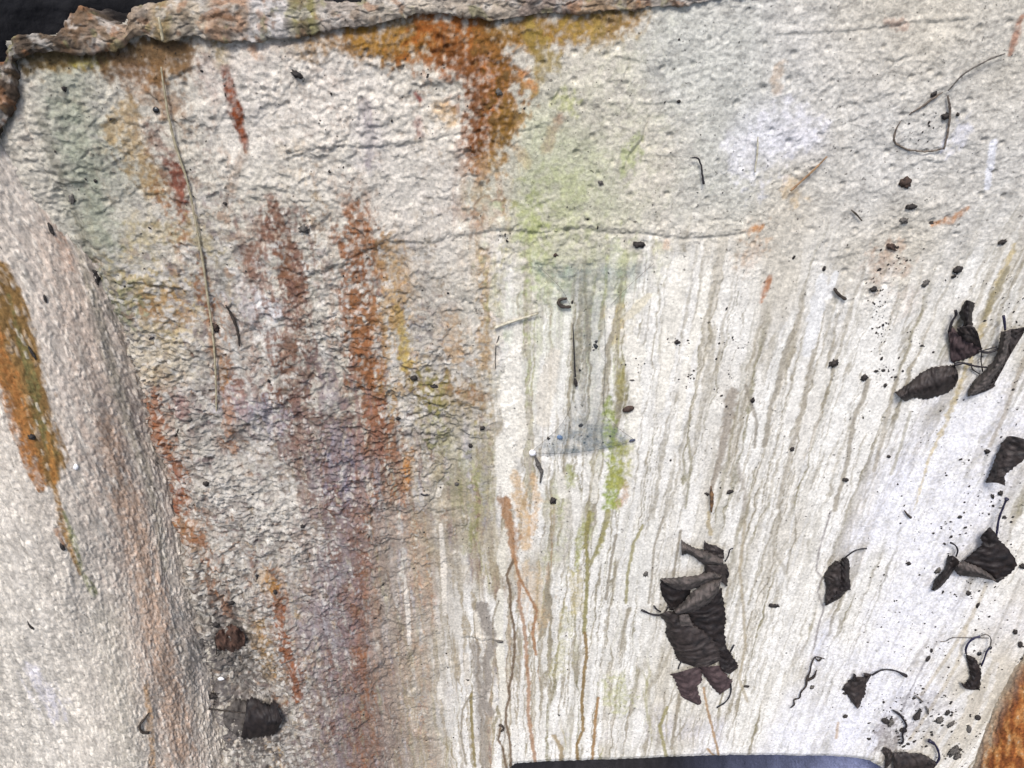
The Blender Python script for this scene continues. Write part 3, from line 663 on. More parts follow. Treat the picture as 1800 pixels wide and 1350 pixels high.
drip(KD, 5, z3(*B3, [(840, 1130), (828, 1200), (850, 1240), (890, 1275), (900, 1350)]), 0.95)
drip(GD, 5, z3(*B3, [(690, 950), (640, 1040), (630, 1180), (660, 1340)]), 0.8)
drip((140, 126, 84), 6, z3(*B3, [(685, 960), (690, 1150), (705, 1340)]), 0.9)
drip((150, 142, 132), (26, 14, 20), z3(*B3, [(740, 500), (800, 680), (765, 790), (775, 900), (745, 1000), (790, 1060)]), 0.9)
drip((150, 142, 132), 20, z3(*B3, [(700, 700), (720, 850), (730, 980), (760, 1350)]), 0.7)
drip(GD, 4, z3(*B3, [(830, 470), (800, 560), (800, 700)]), 0.7)
drip(OD, (14, 5), z3(*B3, [(1410, 0), (1370, 150), (1310, 290)]), 0.8)
drip(GD, 6, z3(*B3, [(1450, 120), (1425, 240), (1395, 460)]), 0.8)
drip(OD, 6, z3(*B3, [(1590, 70), (1540, 170), (1510, 330), (1500, 480)]), 0.8)
drip(GD, 5, z3(*B3, [(1700, 30), (1650, 180), (1640, 330), (1620, 480)]), 0.7)
drip(GD, 6, z3(*B3, [(1790, 100), (1760, 280), (1750, 340)]), 0.8)
drip((156, 134, 92), 9, z3(*B3, [(1120, 1180), (1160, 1250), (1150, 1350)]), 0.8)
drip(OD, 7, z3(*B3, [(1720, 1030), (1680, 1130), (1700, 1220), (1690, 1300)]), 0.8)
drip(GD, 7, z3(*B3, [(1790, 930), (1770, 1050), (1740, 1250)]), 0.8)
C3 = (1200, 450, 3.0)
drip((160, 152, 136), 9, z3(*C3, [(975, 650), (955, 750), (910, 830), (885, 960), (870, 1080), (800, 1340)]), 0.85)
drip((158, 150, 134), 10, z3(*C3, [(580, 400), (530, 540), (500, 700), (465, 790), (430, 1000)]), 0.85)
drip((176, 168, 152), 8, z3(*C3, [(690, 500), (670, 640), (630, 820), (590, 960), (545, 1130), (500, 1330)]), 0.8)
drip((170, 162, 146), 8, z3(*C3, [(1130, 640), (1080, 840), (1040, 1000), (1010, 1130)]), 0.7)
drip((172, 166, 148), 6, z3(*C3, [(1200, 820), (1150, 1000), (1100, 1150)]), 0.7)
drip((196, 176, 124), (10, 7, 10, 12, 6, 3), z3(*C3, [(1750, -50), (1655, 150), (1590, 350), (1468, 660), (1390, 880), (1300, 1060), (1220, 1340)]), 0.7, 0.9)
drip((150, 140, 110), (8, 14, 8), z3(*C3, [(1720, 60), (1650, 180), (1590, 330)]), 0.8)
drip((168, 158, 142), 8, z3(*C3, [(1800, 540), (1690, 850), (1620, 1000)]), 0.7)
drip((150, 138, 122), (24, 16, 8), z3(*C3, [(260, 720), (230, 900), (190, 1100), (150, 1240)]), 0.75)
drip((150, 142, 128), 6, z3(*C3, [(330, 680), (390, 870), (380, 1010)]), 0.8)
drip((156, 150, 128), 5, z3(*C3, [(30, 960), (45, 1090), (15, 1330)]), 0.8)
drip((172, 164, 152), 7, z3(*C3, [(290, 1100), (330, 1250), (320, 1340)]), 0.7)
D3 = (1200, 900, 3.0)
drip((150, 144, 140), 4, z3(*D3, [(780, 0), (720, 200), (705, 310), (735, 350), (710, 420), (745, 510), (720, 590), (690, 720)]), 0.8)
drip((178, 166, 142), 6, z3(*D3, [(330, 50), (300, 300), (320, 500), (330, 700), (300, 880), (340, 1000)]), 0.75)
drip((170, 140, 104), 5, z3(*D3, [(110, 930), (130, 1040), (150, 1130), (130, 1250)]), 0.9)
drip((176, 160, 124), 8, z3(*D3, [(140, 0), (135, 60), (150, 120)]), 0.8)
drip((186, 160, 130), 6, z3(*D3, [(820, 1110), (810, 1190)]), 0.7)
drip((196, 184, 160), 8, z3(*D3, [(1500, 600), (1450, 800), (1330, 1000), (1200, 1200)]), 0.6)
drip((186, 174, 150), 8, z3(*D3, [(1600, 380), (1520, 560), (1400, 760), (1260, 960)]), 0.6)
drip((176, 170, 160), 5, z3(*D3, [(1780, 350), (1660, 620), (1600, 760)]), 0.6)
drip((150, 146, 150), 4, z3(*D3, [(1290, 760), (1180, 980), (1150, 1080)]), 0.6)
wash((120, 112, 108), 60, [(1590, 1225), (1640, 1235), (1600, 1290)], 0.5, 1.1, 0.8, 'm')
# grime round the corner of the recess and painted shade in the lower-left crevice
P((134, 126, 122), 60, [(1560, 1280), (1570, 1340)], 0.8, 0.9)
P((84, 78, 74), (100, 150, 130), [(395, 1090), (420, 1200), (440, 1290)], 0.75, 0.9)
P((104, 98, 96), 50, [(350, 1100), (372, 1160), (400, 1290)], 0.8, 0.9)
# inside of the recess: deep shade and blue skylight painted in
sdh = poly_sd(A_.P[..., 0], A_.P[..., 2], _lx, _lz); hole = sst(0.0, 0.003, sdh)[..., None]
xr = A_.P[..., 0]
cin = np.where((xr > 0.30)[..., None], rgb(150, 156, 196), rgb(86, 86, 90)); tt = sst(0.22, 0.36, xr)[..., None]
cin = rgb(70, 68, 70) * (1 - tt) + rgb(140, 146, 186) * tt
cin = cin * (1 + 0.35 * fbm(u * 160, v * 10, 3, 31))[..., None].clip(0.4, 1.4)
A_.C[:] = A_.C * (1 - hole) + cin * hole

# --- relief
uw = u + 0.004 * A_.nm; vw = v + 0.004 * fbm(u * 70, v * 70, 3, 12)
ROUGH = 1 - SMOOTH
up_r = poly_mask([(930, -200), (2200, -200), (2200, 480), (1400, 520), (900, 380)], -0.03, 0.03)   # the stucco-like upper right
lump = fbm(u * 26, v * 26, 3, 14)
rip = 1 - np.abs(fbm(uw * 55, vw * 120, 3, 15)) * 1.6
rip2 = 1 - np.abs(fbm(uw * 110, vw * 210, 2, 16)) * 1.6
c1, c2, ci = cells(uw * 120, vw * 165, 3)
flake = sst(0.02, 0.3, c2 - c1) * (0.35 + 0.65 * ci)
grain = fbm(u * 400, v * 400, 2, 18)
pit = -sst(0.34, 0.55, gn(u * 210, v * 210, 19)) 
tg = sst(0.0, 0.13, v + 0.03 * A_.nm)
b1_ = cells(uw * 150, vw * 165, 27)[0]; b2_ = cells(u * 330, v * 330, 28)[0]
H = ROUGH * (0.0034 * lump + (1 - up_r) * tg * (0.0027 * (1 - b1_).clip(0, 1) ** 1.5 + 0.0017 * (1 - b2_)) + (1 - up_r) * (1 - 0.85 * tg) * (0.0020 * rip ** 2 + 0.0013 * rip2 ** 2 + 0.0015 * flake) * (0.45 + 0.75 * LEFTR)
             + up_r * (0.0004 * rip ** 2 + 0.0005 * flake + 0.0012 * pit + 0.0012 * fbm(u * 150, v * 150, 3, 20)) + 0.0008 * grain)
vary = 0.35 + 1.0 * sst(-0.35, 0.4, fbm(u * 11, v * 14, 3, 210)); H = ROUGH * 0.0034 * lump * (1 - 0.35 * tg) + (H - ROUGH * 0.0034 * lump) * vary * (1 - 0.32 * tg) * 0.8
e1, e2, ei = cells(u * 34 + 1.1 * A_.nm, v * 46 + 1.0 * A_.nm, 211)                       # larger flakes, some lifted, some fallen away
plate = sst(0.05, 0.16, e2 - e1 + 0.05 * A_.nf)
H += ROUGH * (1 - 0.6 * up_r) * (1 - 0.4 * tg) * (0.0019 * plate * (ei > 0.62) - 0.0015 * plate * (ei < 0.22))
k1, k2, ki = cells(u * 75, v * 75, 212); H -= ROUGH * 0.0022 * sst(0.22, 0.05, k1 + 0.1 * A_.nf) * (ki > 0.8)
H += SMOOTH * (0.0007 * fbm(u * 120, v * 14, 4, 22) + 0.00018 * grain + 0.0012 * fbm(u * 22, v * 12, 3, 23))
H *= 1 - 0.8 * hole[..., 0]
lum = A_.C.mean(-1); H += 0.0009 * SMOOTH * (lum - lum.mean()).clip(-0.25, 0.2) * (1 - hole[..., 0])   # pale lime stands a little proud
A_.H += H
Rl = A_.relief
# ledges and cracks: a proud edge above, a groove below
def ledge(pts, h=0.0022, w=16):
    up = [(x, y - w * 0.35) for x, y in pts]; dn = [(x, y + w * 0.3) for x, y in pts]
    Rl(h * 0.7, w * 1.5, up, 1.2); Rl(-h * 0.5, w * 0.5, dn, 1.5)
E3 = (600, 0, 3.0)
ledge(z3(*E3, [(-140, 1420), (0, 1370), (130, 1310), (250, 1255), (380, 1270), (480, 1275), (560, 1240), (700, 1225), (800, 1200), (900, 1200), (1000, 1215), (1060, 1215), (1150, 1195), (1300, 1195), (1450, 1222), (1560, 1215), (1800, 1245), (2000, 1235), (2130, 1215)]), 0.0021, 18)
ledge(z3(*E3, [(-250, 820), (-120, 770), (0, 760), (130, 765), (260, 760), (420, 740), (520, 715), (680, 690)]), 0.0015, 13)
ledge(z3(*E3, [(920, 690), (1000, 680), (1080, 640)]), 0.0012, 10)
ledge(z3(*E3, [(1400, 545), (1520, 550), (1660, 545), (1780, 530)]), 0.0011, 9)
Rl(-0.0018, 7, z3(*E3, [(1620, 620), (1590, 740), (1530, 810), (1490, 900)]), 0.3)
Rl(-0.0018, 7, z3(*E3, [(1085, 500), (1100, 540), (1145, 500), (1150, 480)]), 0.3)
Rl(-0.0018, 6, z3(*E3, [(1190, 525), (1215, 500), (1210, 480)]), 0.3)
Rl(-0.0012, 6, z3(*E3, [(1510, 300), (1520, 350), (1490, 410)]), 0.3)
ledge(z3(1200, 0, 3, [(500, 175), (800, 165), (1050, 140), (1200, 115), (1350, 110), (1500, 95)]), 0.0013, 10)
ledge(z3(1200, 0, 3, [(1040, 420), (1080, 360), (1130, 320), (1180, 285)]), 0.0014, 10)
ledge(z3(1200, 0, 3, [(1220, 870), (1280, 840), (1360, 850)]), 0.0014, 10)
ledge(z3(450, 450, 6, [(380, 150), (560, 200), (640, 180), (720, 130), (850, 110), (1000, 60)]), 0.0019, 13)
ledge(z3(450, 450, 6, [(1170, 260), (1250, 250), (1200, 400), (1330, 430), (1430, 350), (1560, 370)]), 0.0018, 12)
ledge(z3(450, 450, 6, [(230, 680), (300, 620), (400, 630), (560, 620), (620, 700)]), 0.0016, 11)
ledge(z3(0, 450, 3, [(640, 140), (720, 120), (840, 150), (960, 165)]), 0.002, 14)
ledge(z3(0, 450, 3, [(1000, 985), (1060, 990), (1120, 970)]), 0.002, 14)
ledge([(855, 545), (872, 580), (868, 640), (866, 700)], 0.0013, 12)
ledge([(745, 700), (770, 708), (800, 700), (850, 720)], 0.0015, 12)
ledge([(740, 770), (790, 765), (860, 770)], 0.0009, 10)
ledge(z3(0, 0, 3, [(1180, 850), (1260, 900), (1330, 990), (1400, 980), (1500, 1000)]), 0.0019, 13)
ledge(z3(0, 0, 3, [(1520, 800), (1620, 775), (1700, 765)]), 0.0013, 10)
for _ in range(38):                                  # random small lips all over the crust
    x, y = rs.uniform(180, 860), rs.uniform(110, 1300); L = rs.uniform(15, 70); n_ = 5
    if x < np.interp(y, CREV[:, 1], CREV[:, 0]) + 40: continue
    xs = np.linspace(x, x + L, n_); ys = y + np.cumsum(rs.normal(0, 4.5, n_)); ledge(list(zip(xs, ys)), rs.uniform(0.0008, 0.0018), rs.uniform(8, 13))
for _ in range(26):
    x, y = rs.uniform(880, 1780), rs.uniform(30, 470); L = rs.uniform(12, 50); n_ = 5; an = rs.uniform(-0.9, 0.5)
    t_ = np.linspace(0, L, n_); ledge(list(zip(x + t_ * math.cos(an), y + t_ * math.sin(an) + np.cumsum(rs.normal(0, 3, n_)))), rs.uniform(0.0005, 0.0012), rs.uniform(7, 11))
# knobbly foot of the crust by the crevice
dcv = A_.P[..., 0] - crev_x(v); nb = np.exp(-np.maximum(dcv - 0.01, 0) / 0.03) * sst(0.12, -0.1, v)
A_.H += nb * (0.006 * fbm(u * 55, v * 55, 3, 25) + 0.003 * flake)

# rim line on the face (pixels -> heights)
RIML = np.array([(-60, 262), (8, 240), (42, 190), (50, 140), (44, 100), (70, 88), (110, 88), (160, 86), (205, 86), (225, 72), (240, 58), (265, 62), (290, 72), (330, 59), (350, 61), (385, 68), (425, 68), (450, 73), (465, 60), (500, 63), (520, 63), (560, 52), (600, 46), (640, 44), (680, 36), (730, 22), (780, 22), (830, 26), (860, 36), (900, 30), (960, 22), (1040, 17), (1130, 12), (1200, 6), (1300, -8), (1500, -30), (1960, -75)], float)
rx, rz = on_plane(RIML[:, 0], RIML[:, 1])
zr = np.interp(A_.P[..., 0], np.maximum.accumulate(rx), rz)
A_.H -= 0.004 * np.exp(-((zr - v) / 0.006) ** 2) * sst(0.12, -0.1, A_.P[..., 0])
A_.G = (1 - 0.72 * SMOOTH).astype(np.float32)     # undercut below the rim
keep = (A_.px > -220) & (A_.px < 2400) & (A_.py > -100) & (A_.py < 1530) & (v < zr + 0.012) & (A_.P[..., 0] > crev_x(v) - 0.02)
keep &= sdh < 0.0045
A_.build('wall_face', M_FACE, BASIN, keep)
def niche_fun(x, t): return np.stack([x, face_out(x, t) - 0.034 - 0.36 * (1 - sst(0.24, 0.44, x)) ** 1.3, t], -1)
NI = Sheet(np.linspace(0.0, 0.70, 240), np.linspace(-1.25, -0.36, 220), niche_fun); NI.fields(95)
tn = sst(0.26, 0.44, NI.u)[..., None]; NI.C[:] = rgb(52, 50, 52) * (1 - tn) + rgb(146, 152, 186) * tn  # colour runs from painted deep shade to painted bluish skylight
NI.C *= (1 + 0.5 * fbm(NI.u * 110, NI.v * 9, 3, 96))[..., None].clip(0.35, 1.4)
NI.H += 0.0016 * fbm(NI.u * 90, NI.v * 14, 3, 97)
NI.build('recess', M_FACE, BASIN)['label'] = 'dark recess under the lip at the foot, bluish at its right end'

# the height of the finished face, for everything that lies on it
def surf(px, py, h=0.0, rel=0.0):
    """wall-frame point seen at a photo pixel, h metres off the face along the line of sight"""
    px = np.asarray(px, float); py = np.asarray(py, float)
    dx, do, dz = rays(px, py); o = np.zeros_like(px)
    for _ in range(14):
        t = (o - CO) / do; x = t * dx; z = CZ + t * dz; o = 0.5 * o + 0.5 * face_out(x, z)
    if rel:
        j = np.clip(np.searchsorted(A_.U, x / (1 + FAN * z)), 0, len(A_.U) - 1); i = np.clip(np.searchsorted(A_.V, z), 0, len(A_.V) - 1)
        o = o + A_.H[i, j] * rel; t = (o - CO) / do; x = t * dx; z = CZ + t * dz
    Pp = np.stack([x, o, z], -1); d = CAM - Pp; d /= np.linalg.norm(d, axis=-1, keepdims=True)
    return Pp + d * np.asarray(h)[..., None] if np.ndim(h) else Pp + d * h

# ------------------------------------------------------------------ rounded side rib at the left
WR, HR = 0.13, 0.058
SQ = 0.5 * math.pi * math.sqrt((WR ** 2 + HR ** 2) / 2)
def rib_fun(s_, t_):
    cx = crev_x(t_) + 0.004; k = np.clip(s_ / SQ, 0, 1) * (math.pi / 2); ex = np.maximum(s_ - SQ, 0)
    hh = HR * (0.62 + 0.38 * sst(0.26, 0.0, t_))
    hh = hh * sst(0.345, 0.285, t_) ** 0.7
    f_ = np.clip(s_ / SQ, 0, 1); wr_ = WR * (0.72 + 0.28 * sst(-0.2, 0.2, t_)); g_ = 0.5 * f_ + 0.5 * f_ ** 1.6
    x = cx - wr_ * g_ - ex; o = hh * np.sin(f_ * math.pi / 2) ** (0.95 + 0.5 * sst(-0.1, 0.25, t_)) - 0.16 * ex ** 1.2 - 0.004
    o = o + 0.0035 * np.sin(t_ * 21 + s_ * 30) + face_out(cx + 0 * s_, t_) * (1 - k / 1.6)
    return np.stack([x, o, t_], -1)
RIB = Sheet(np.linspace(0, 0.36, 300), np.linspace(-0.62, 0.315, 760), rib_fun)
RIB.fields(50); R_ = RIB
R_.nv = fbm(R_.u * 170, R_.v * 24, 4, 53)
R_.C[:] = rgb(208, 201, 189)
Q = lambda c, w, pts, a=1.0, brk=0.7, soft=0.6, nz='v': R_.paint(rgb(*c), w, pts, a, brk, soft, nz)
Q((214, 207, 196), 150, [(30, 300), (60, 480), (110, 640), (150, 800)], 0.8, 0.5, 1.0)
Q((194, 176, 160), 210, [(110, 420), (170, 640), (220, 860), (290, 1200), (330, 1400)], 0.85, 0.6, 0.9)
Q((176, 142, 114), (50, 76, 96, 80), [(185, 740), (215, 860), (265, 1050), (320, 1330)], 0.75, 0.8, 0.8)
Q((146, 146, 130), (34, 40, 40, 34), [(70, 250), (150, 480), (205, 680), (290, 1000)], 0.8, 0.6, 0.8)
Q((146, 142, 130), (30, 34, 40), [(305, 1100), (340, 1220), (380, 1360)], 0.7, 0.7, 0.8)
Q((172, 170, 156), 130, [(190, 1080), (230, 1350)], 0.6, 0.6, 1.0)
Q((206, 200, 190), 130, [(20, 900), (60, 1100), (90, 1380)], 0.6, 0.6, 1.0)
Q((166, 128, 104), (26, 36, 30), [(75, 335), (105, 400), (125, 470)], 0.6, 1.0, 0.8)
nr = (0.28 * sst(0.22, 0.06, R_.u + 0.02 * R_.nm) * sst(-0.5, 0.1, R_.nv + 0.3))[..., None]; R_.C[:] = R_.C * (1 - nr) + rgb(190, 168, 150) * nr
# the green and orange stripe
Q((136, 104, 56), (40, 84, 96, 86, 76, 24), [(-6, 470), (18, 560), (40, 660), (62, 740), (84, 810), (92, 850)], 0.97, 0.45, 0.35)
Q((160, 108, 58), (20, 40, 50, 50, 42, 16), [(-14, 560), (0, 620), (20, 690), (42, 760), (66, 830), (72, 860)], 0.95, 0.6, 0.4)
Q((110, 112, 70), (12, 24, 24, 22), [(14, 520), (44, 620), (72, 740), (92, 800)], 0.7, 0.8, 0.5)
Q((188, 128, 64), (10, 18, 14), [(84, 760), (92, 810), (96, 850)], 0.7, 0.8)
Q((156, 118, 62), (14, 24, 18, 10), [(98, 860), (110, 920), (122, 960), (142, 1010)], 0.9, 0.7)
Q((126, 130, 88), (10, 16, 12, 26), [(112, 900), (130, 950), (146, 1010), (165, 1040)], 0.85, 0.7)
Q((190, 134, 88), (16, 12), [(100, 930), (112, 960)], 0.8, 0.7)
Q((178, 140, 96), (14, 22, 30), [(255, 1200), (268, 1320), (270, 1380)], 0.7, 0.8)
Q((212, 210, 226), 70, [(60, 1180), (100, 1260)], 0.5, 1.0, 1.0)
Q((150, 156, 150), 40, [(60, 190), (100, 290), (120, 330)], 0.6, 0.8, 0.8)
Q((120, 92, 70), 60, [(10, 215), (40, 190)], 0.7, 0.8, 0.8)
R_.C *= (1 + 0.34 * R_.nv + 0.14 * R_.nm)[..., None].clip(0.6, 1.3)
a1, a2, ai = cells(R_.u * 330 + 0.6 * R_.nm, R_.v * 95 + 0.5 * R_.nm, 60)
al = (0.5 * (ai > 0.74) * sst(0.6, 0.3, a1) * sst(0.22, 0.10, R_.C.max(-1) - R_.C.min(-1)))[..., None]; R_.C[:] = R_.C * (1 - al) + rgb(228, 220, 206) * al
R_.C *= (1 + 0.46 * (ai - 0.45) * sst(0.7, 0.3, a1))[..., None]
R_.H += 0.0017 * sst(0.0, 0.4, a2 - a1) * (0.3 + 0.7 * ai) + 0.0030 * fbm(R_.u * 60, R_.v * 18, 4, 61) + 0.0005 * fbm(R_.u * 330, R_.v * 120, 2, 62)
R_.build('side_rib', M_RIB, BASIN, (R_.px > -320) & (R_.py < 1560) & (R_.py > 180 + 0.5 * np.maximum(-R_.px, 0)))['label'] = 'rounded grey rib with an orange and green stripe down it'
def rib_at(px, py, h=0.0):
    uv = R_.find(list(zip(np.atleast_1d(px), np.atleast_1d(py)))); Pp = rib_fun(uv[:, 0], uv[:, 1])
    d = CAM - Pp; d /= np.linalg.norm(d, axis=-1, keepdims=True); return Pp + d * (np.atleast_1d(h)[:, None] + 0.001)

# ------------------------------------------------------------------ rusty flank at the lower right
FL = np.array([(1990, 900), (1885, 1060), (1832, 1140), (1790, 1205), (1758, 1265), (1726, 1335), (1690, 1420), (1650, 1540)], float)
fx, fz = on_plane(FL[:, 0], FL[:, 1], 0.045); _o = np.argsort(fz); fx, fz = fx[_o], fz[_o]
def flank_fun(s_, t_):
    b = np.interp(t_, fz, fx); k = np.clip(s_ / 0.11, 0, 1) * (math.pi / 2); ex = np.maximum(s_ - 0.11, 0)
    x = b + 0.075 * (1 - np.cos(k)) + ex; o = face_out(b, t_) - 0.006 + 0.06 * np.sin(k) - 0.1 * ex
    return np.stack([x, o, t_], -1)
FLK = Sheet(np.linspace(0, 0.24, 190), np.linspace(fz.min(), fz.max(), 380), flank_fun)
FLK.fields(70); K_ = FLK
st_ = fbm(K_.u * 90 + 20 * K_.v, K_.v * 34, 4, 72, 0.6)
K_.C[:] = rgb(168, 104, 52)
for lo, hi, c in ((0.1, 0.35, (196, 140, 84)), (0.35, 0.7, (222, 196, 162)), (-0.35, -0.1, (130, 74, 40)), (-0.9, -0.35, (104, 58, 38))):
    al = (sst(lo - 0.06, lo, st_) * sst(hi + 0.06, hi, st_) * 0.8)[..., None]; K_.C[:] = K_.C * (1 - al) + rgb(*c) * al
eg = (sst(0.028, 0.0, K_.u + 0.006 * K_.nm))[..., None]; K_.C[:] = K_.C * (1 - eg) + rgb(186, 176, 156) * eg
K_.C *= (1 + 0.2 * K_.nf)[..., None].clip(0.6, 1.3)
b1, b2, bi = cells(K_.u * 260, K_.v * 90, 73)
K_.H += 0.0012 * sst(0, 0.4, b2 - b1) * bi + 0.0024 * fbm(K_.u * 60, K_.v * 22, 4, 74)
K_.build('rusty_flank', M_RUST, BASIN)['label'] = 'rust-orange bulge of crust at the lower right'

# ------------------------------------------------------------------ crust along the rim
RIMT = np.array([(-60, 215), (0, 180), (10, 155), (22, 122), (33, 88), (42, 62), (75, 58), (110, 62), (120, 52), (135, 28), (150, 14), (165, 22), (180, 34), (205, 42), (224, 44), (231, 26), (240, 14), (270, 5), (300, -2), (450, -6), (555, -3), (580, 7), (610, 4), (640, 2), (700, -3), (760, -10), (900, -16), (1130, -26), (1300, -50), (1500, -75), (1960, -120)], float)
def resample(pts, n):
    d = np.r_[0, np.cumsum(np.hypot(*np.diff(pts, axis=0).T))]; q = np.linspace(0, d[-1], n)
    return np.stack([np.interp(q, d, pts[:, 0]), np.interp(q, d, pts[:, 1])], 1)
rimL = resample(RIML, 1000)
# match the upper outline: by arc length round the corner, by x along the top
rimT = resample(RIMT, 1000)
kx = np.linspace(0, 1, 1000)
lx_, lz_ = on_plane(rimL[:, 0], rimL[:, 1], 0.005); tx_, tz_ = on_plane(rimT[:, 0], rimT[:, 1], 0.006)
def rim_fun(a_, k_):
    Lx, Lz = np.interp(a_, kx, lx_), np.interp(a_, kx, lz_); Tx, Tz = np.interp(a_, kx, tx_), np.interp(a_, kx, tz_)
    f = np.clip((k_ - 0.12) / 0.48, 0, 1); x = Lx + (Tx - Lx) * f; z = Lz + (Tz - Lz) * f
    bs = face_out(x, np.minimum(z, 0.3))
    o = np.interp(k_, [0, 0.06, 0.12, 0.25, 0.45, 0.6, 0.68, 1.0], [-0.010, 0.0, 0.0045, 0.0065, 0.006, 0.003, -0.004, -0.16])
    o = np.where(k_ < 0.62, o * np.interp(a_, [0, 0.25, 0.45, 0.7, 1], [1.3, 1.2, 0.8, 0.5, 0.3]), o)
    o = np.where(k_ > 0.62, o * np.interp(a_, [0, 0.05, 0.12, 1], [0.1, 0.5, 1, 1]), o)
    z = z + np.interp(k_, [0, 0.1, 0.6, 1.0], [0.004, -0.001, 0, -0.012])
    return np.stack([x, bs + o, z], -1)
RIM = Sheet(np.linspace(0, 1, 1000), np.linspace(0, 1, 110), rim_fun); M_ = RIM
ax, az = M_.P[..., 0] * 1.0, M_.P[..., 2] - M_.P[..., 1] * 0.7
M_.nf2 = M_.nf = fbm(ax * 190, az * 190, 3, 81); M_.nm = fbm(ax * 60, az * 60, 4, 82); M_.nc = fbm(ax * 20, az * 20, 3, 83); M_.nv = M_.nm
M_.C[:] = rgb(180, 170, 156)
def rimcol(x0, x1, c, a=0.8, sd=84):
    m = sst(x0 - 12, x0 + 12, M_.px + 14 * M_.nm) * sst(x1 + 12, x1 - 12, M_.px + 14 * M_.nm) * a * sst(-0.35, 0.15, M_.nm + 0.25)
    M_.C[:] = M_.C * (1 - m[..., None]) + rgb(*c) * m[..., None]
for x0, x1, c, a in ((-80, 40, (120, 96, 78), .9), (30, 110, (96, 82, 68), .95), (105, 235, (146, 112, 80), .9), (150, 225, (170, 150, 130), .6), (225, 300, (168, 150, 130), .8), (270, 300, (150, 128, 78), .7), (300, 370, (186, 172, 150), .8),
                     (370, 440, (172, 134, 104), .8), (440, 510, (212, 206, 200), .9), (510, 560, (146, 138, 84), .9), (560, 640, (178, 166, 154), .8), (640, 760, (196, 184, 166), .8), (780, 900, (180, 166, 148), .8), (900, 1010, (150, 132, 120), .8), (1010, 1140, (168, 138, 104), .8), (1140, 2000, (190, 180, 168), .9)):
    rimcol(x0, x1, c, a)
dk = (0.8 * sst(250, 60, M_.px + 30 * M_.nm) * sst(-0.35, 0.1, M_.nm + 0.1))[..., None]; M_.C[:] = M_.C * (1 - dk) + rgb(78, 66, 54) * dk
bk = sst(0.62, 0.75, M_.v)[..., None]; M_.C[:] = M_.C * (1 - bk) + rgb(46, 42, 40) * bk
for k_, (c, lo) in enumerate([((206, 200, 190), 0.08), ((120, 100, 76), 0.1), ((160, 112, 74), 0.16), ((104, 96, 88), 0.18), ((150, 146, 104), 0.2)]):
    al = (0.55 * sst(lo, lo + 0.2, fbm(ax * 75, az * 75, 4, 180 + k_ * 3)) * (1 - bk[..., 0]))[..., None]; M_.C[:] = M_.C * (1 - al) + rgb(*c) * al
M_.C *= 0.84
M_.C *= (1 + 0.25 * M_.nm + 0.25 * M_.nf)[..., None].clip(0.5, 1.35)
g1, g2, gi = cells(ax * 130 + 0.5 * M_.nm, az * 150, 85)
M_.H += 0.0034 * fbm(ax * 40, az * 60, 4, 86) + 0.0015 * fbm(ax * 130, az * 160, 3, 88) + 0.0014 * sst(0, 0.3, g2 - g1) * gi + 0.0005 * fbm(ax * 330, az * 330, 2, 87)
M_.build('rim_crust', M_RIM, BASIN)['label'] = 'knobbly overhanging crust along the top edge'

# ------------------------------------------------------------------ dark wet soil behind the rim, ground far below
def soil_fun(x, t):
    o = -0.055 - 0.30 * sst(0.26, 0.9, t) - 0.04 * sst(-0.30, -0.36, x) * 0 + 0.03 * fbm(x * 9, t * 9, 4, 90) + 0.012 * fbm(x * 40, t * 40, 3, 91)
    o = o + 0.05 * sst(-0.28, -0.42, x)
    return np.stack([x, o, t], -1)
SL = Sheet(np.linspace(-1.0, 1.0, 260), np.linspace(0.12, 1.1, 140), soil_fun)
ob = SL.build('soil_bank', M_SOIL); tag(ob, kind='structure')
gp = [(-20, -20), (20, -20), (20, 20), (-20, 20)]
ob = mesh_ob('ground', [(x, y, -2.2) for x, y in gp], [(0, 1, 2, 3)], M_GROUND, smooth=False, origin=(0, 0, -2.2)); tag(ob, kind='structure')

